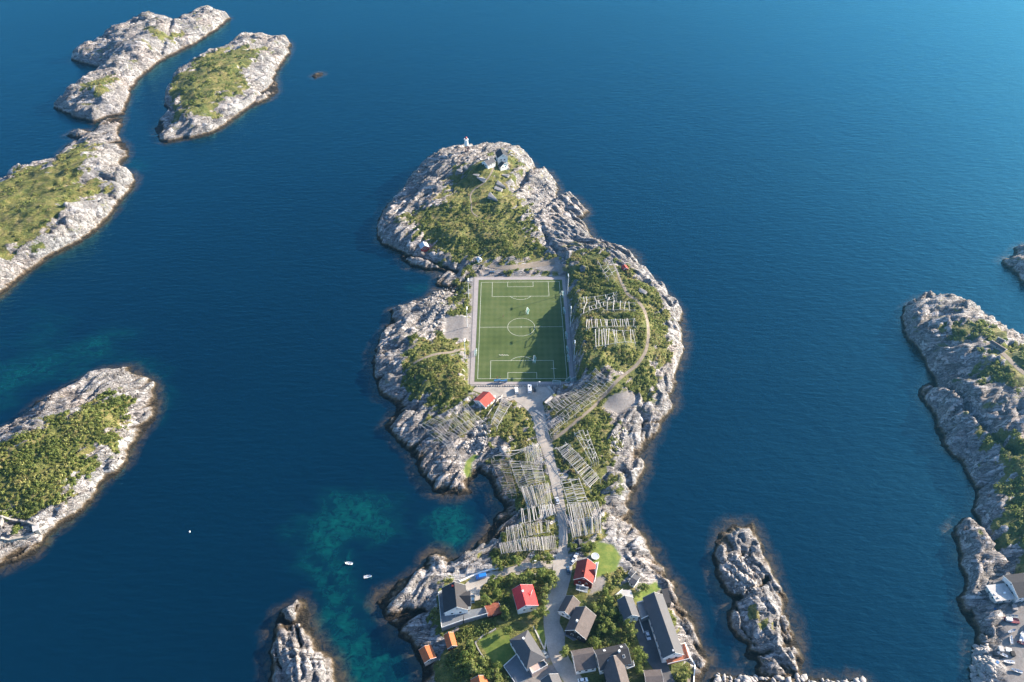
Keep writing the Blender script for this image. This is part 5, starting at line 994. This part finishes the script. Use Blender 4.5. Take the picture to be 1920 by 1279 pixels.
def scrub(I, spacing, rmin, rmax, per, size, lab, thr=.45, dens=1.0):
    mn = (I.x0, I.y0); nx, ny = int(I.X.shape[1]*I.st/spacing), int(I.X.shape[0]*I.st/spacing)
    gx, gy = np.meshgrid(np.arange(nx), np.arange(ny)); x = mn[0]+(gx.ravel()+RNG.uniform(0, 1, gx.size))*spacing; y = mn[1]+(gy.ravel()+RNG.uniform(0, 1, gy.size))*spacing
    v = samp(I, x, y, I.veg); bn = fbm(x/13, y/13, 201, 4); f = fbm(x/5, y/5, 207, 3)
    k = (v > thr) & (bn+f*.5 > .0-dens*.18) & (samp(I, x, y, I.road) > .8) & (samp(I, x, y, I.lawn) < -.5) & (samp(I, x, y, I.grav) < -.5)
    if I is MAIN:
        k &= (sdist(SUR, x, y) < -1.6) & (sdist(PARK, x, y) < -1.2)
        for ex, ey, er in EXC: k &= (x-ex)**2+(y-ey)**2 > er*er
        for q in RACKS:
            P = np.array([hit(px, py, MAIN, 3.0)[:2] for px, py in q[0]]); k &= ~(inside(P, x, y) & (RNG.random(x.shape) < .85))
    else:
        for ex, ey, er in EXC:
            if abs(ex) > 150: k &= (x-ex)**2+(y-ey)**2 > er*er
    if I is MAIN: k &= ~((y > 500) & (RNG.random(x.shape) < .45))
    if I is MAIN: k &= ~((y > 440+x*.2) & (RNG.random(x.shape) < .9) & (y-x*.1 > 545))
    x, y, bn = x[k], y[k], bn[k]; n = len(x)
    if n == 0: return
    r = RNG.uniform(rmin, rmax, n)*np.clip(.75+bn*1.2, .5, 1.3); z = samp(I, x, y)
    C = np.stack([x, y, z+r*.15], 1); Rr = np.stack([r*RNG.uniform(.8, 1.2, n), r*RNG.uniform(.8, 1.2, n), r*RNG.uniform(.6, 1.0, n)], 1)
    hue = np.clip(.45+fbm(x/20, y/20, 220, 3)*.75+RNG.normal(size=n)*.16, .0, .98)
    V, F, H = leaf_cloud(C, Rr, per, size, hue, .7); o = mesh_np('scrub', V, F, M['scrub']); attr(o, 'hue', H); tag(o, lab, 'scrub', kind='stuff'); print('scrub', I.key, n)
scrub(MAIN, 1.9, .7, 1.75, 44, .55, 'low green and olive scrub covering the main island', .5, 1.1)
scrub(ISL['D'], 2.0, .9, 2.0, 44, .65, 'dense low woodland on the lower left island', .45, 2.0)
scrub(ISL['B'], 3.2, .8, 2.0, 26, .8, 'scattered low scrub on the left island', .5, -1.6)
scrub(ISL['C'], 3.0, .9, 2.2, 26, .8, 'low scrub on the upper island', .5, -.8)
scrub(ISL['A'], 3.4, .6, 1.3, 20, .8, 'thin scrub on the far upper left island', .6, -.6)
scrub(ISL['G'], 2.6, .8, 2.2, 34, .75, 'scrub on the rocky land at the right', .5, .4)
# ------------------------------------------------------------------ individual trees
def tree_variant(seed):
    rg = random.Random(seed); root = empty('garden_tree', (0, 0, 0)); H = 5.2; bm = bmesh.new(); tube(bm, (0, 0, -.4), (0.1, 0, H*.45), .2, .13, 7)
    lim = []
    for k in range(6):
        a = k*2*pi/6+rg.random(); e = (math.cos(a)*1.3, math.sin(a)*1.3, H*.6+rg.random()*.8); tube(bm, (.1, 0, H*(.25+.03*k)), e, .09, .03, 5); lim.append(e)
    link('trunk', bm, M['bark'], root); n = 22; C = []; RR = []
    for k in range(n):
        a = rg.uniform(0, 6.28); q = rg.random()**.6; zc = rg.uniform(.32, .92); rad = 2.1*math.sqrt(max(.05, 1-((zc-.55)/.5)**2))*q; C.append((math.cos(a)*rad, math.sin(a)*rad, H*zc)); s = rg.uniform(.55, 1.05); RR.append((s, s, s*.8))
    hue = np.array([min(.98, max(0, rg.gauss(.45, .16))) for _ in range(n)]); V, F, Hh = leaf_cloud(np.array(C), np.array(RR), 52, .36, hue, .5)
    o = mesh_np('crown', V, F, M['crown'], root); attr(o, 'hue', Hh); return root
TV = [tree_variant(s) for s in (1, 2, 3, 4, 5)]; used = set()
TREES = [(932,1055,6,'leafy tree left above the lane, nearest the sea'),(940,1062,4,'small tree at the lane end above the white wall'),(968,1053,6,'yellowish tree above the middle of the lane'),(1004,1048,5,'tree just above the lane near the street lamp'),(1027,1046,6,'tree above the lane closest to the road junction'),
 (927,1092,7,'broad tree left of the red roofed house, below the lane'),(962,1083,5.5,'tree directly above the left half of the red roof'),(982,1084,6,'tree directly above the right half of the red roof'),(996,1078,5,'small tree between the lane and the red roofed house'),(1013,1081,7,'grey green tree in the grove by the lane'),(1032,1080,7,'tall tree at the grove corner by the road junction'),
 (996,1093,5.5,'tree touching the right side of the red roofed house'),(1034,1092,7,'big tree on the road side of the grove'),(1023,1104,7,'yellow green tree below the grove corner'),(929,1113,6,'tree between the old tiled shed and the lane'),(1018,1124,6,'tree right of the red roofed house by the road'),(1005,1152,6,'tree below the red roofed house near the steps'),(1018,1145,6,'tree by the road opposite the garage'),(946,1146,6,'pale tree right of the old tiled shed'),
 (913,1127,6,'round green tree on the upper side of the old tiled shed'),(931,1110,5,'small tree above the old tiled shed'),(950,1153,5,'yellowish tree above the garden lawn'),(951,1181,5,'tree on the upper edge of the garden lawn'),(882,1211,6,'uppermost tree of the row left of the lawn'),(876,1230,6.5,'tree left of the lawn, second from the top'),(868,1241,6.5,'tree left of the lawn, furthest to the sea side'),(884,1251,6.5,'tree in the row left of the lawn, lower middle'),(906,1241,6,'tree at the lower left corner of the lawn'),(896,1256,6,'tree above the cabin at the bottom edge'),(929,1250,6,'tree left of the blue patio'),(928,1264,6,'tree at the lower left of the blue patio'),(935,1277,5,'tree at the bottom edge left of the patio'),(917,1262,5,'small tree between the cabin and the patio'),
 (1057.5,1221,6,'single round tree standing in the village road'),(1114,1201,6,'tree below the lower end of the brown house'),(1127,1181,6.5,'big tree right of the brown house'),(1115,1139,5.5,'tree at the upper right corner of the brown house'),(1132,1143,6,'tree between the brown house and the terrace house'),(1134,1108,5,'tree right of the yard below the dark red house'),(1140,1127,6,'tree left of the stone terrace'),(1126,1161,5,'tree by the middle of the brown house, right side'),(1148,1149,6,'tree near the lower left of the terrace house'),(1169,1159,5.5,'tree at the lower end of the terrace house'),(1206,1101,6,'grey green tree between the hut and the warehouse'),
 (1138,1164,6,'yellow green tree in the garden centre right of the brown house'),(1179,1174,6.5,'upper large tree along the warehouse yard'),(1184,1186,6,'lower large tree along the warehouse yard'),(1197,1222,5.5,'upper tree right of the skylit house'),(1201,1235,6,'middle tree right of the skylit house'),(1199,1250,5,'lower tree right of the skylit house'),(1284,1262,6,'tree below the end terrace of the warehouse'),(1150,1180,6,'dark tree above the skylit house'),(1160,1120,4.5,'small tree touching the stone terrace on its left'),(1096,1024,5,'tree above the junction right of the road'),(1112,1020,4.5,'small tree under the lower eastern rack'),(1075,1024,5,'tree at the roadside below the lower eastern rack')]
for i, (px, py, dm, lab) in enumerate(TREES):
    v = i % 5; x, y, z = hit(px, py+5, MAIN, 1.0)
    if v in used: o = copy_tree(TV[v])
    else: o = TV[v]; used.add(v)
    s = dm/5.0; o.location = (x, y, z-.1); o.scale = (s, s*random.uniform(.85, 1.15), s*random.uniform(.75, .95)); o.rotation_euler = (0, 0, random.uniform(0, 6.28)); tag(o, lab, 'tree', 'trees in the village gardens')
o = copy_tree(TV[1]); x, y, z = hit(33, 998, ISL['D'], 1); o.location = (x, y, z); o.scale = (1.2, 1.2, .8); tag(o, 'single round tree inside the fort yard on the lower left island', 'tree', 'trees in the village gardens')
for o in list(bpy.data.objects):
    if '_L' in o: del o['_L']
# ------------------------------------------------------------------ air
bm = bmesh.new(); box(bm, -900, 900, -250, 1700, -3, 372); me_m = bpy.data.materials.new('sea haze'); me_m.use_nodes = True; t = me_m.node_tree; t.nodes.remove(t.nodes['Principled BSDF'])
pv = t.nodes.new('ShaderNodeVolumePrincipled'); pv.inputs['Color'].default_value = (.12, .53, 1.0, 1); pv.inputs['Density'].default_value = .00010; pv.inputs['Anisotropy'].default_value = .72; t.links.new(pv.outputs[0], t.nodes['Material Output'].inputs['Volume'])
hz = link('haze', bm, me_m); hz['kind'] = 'stuff'
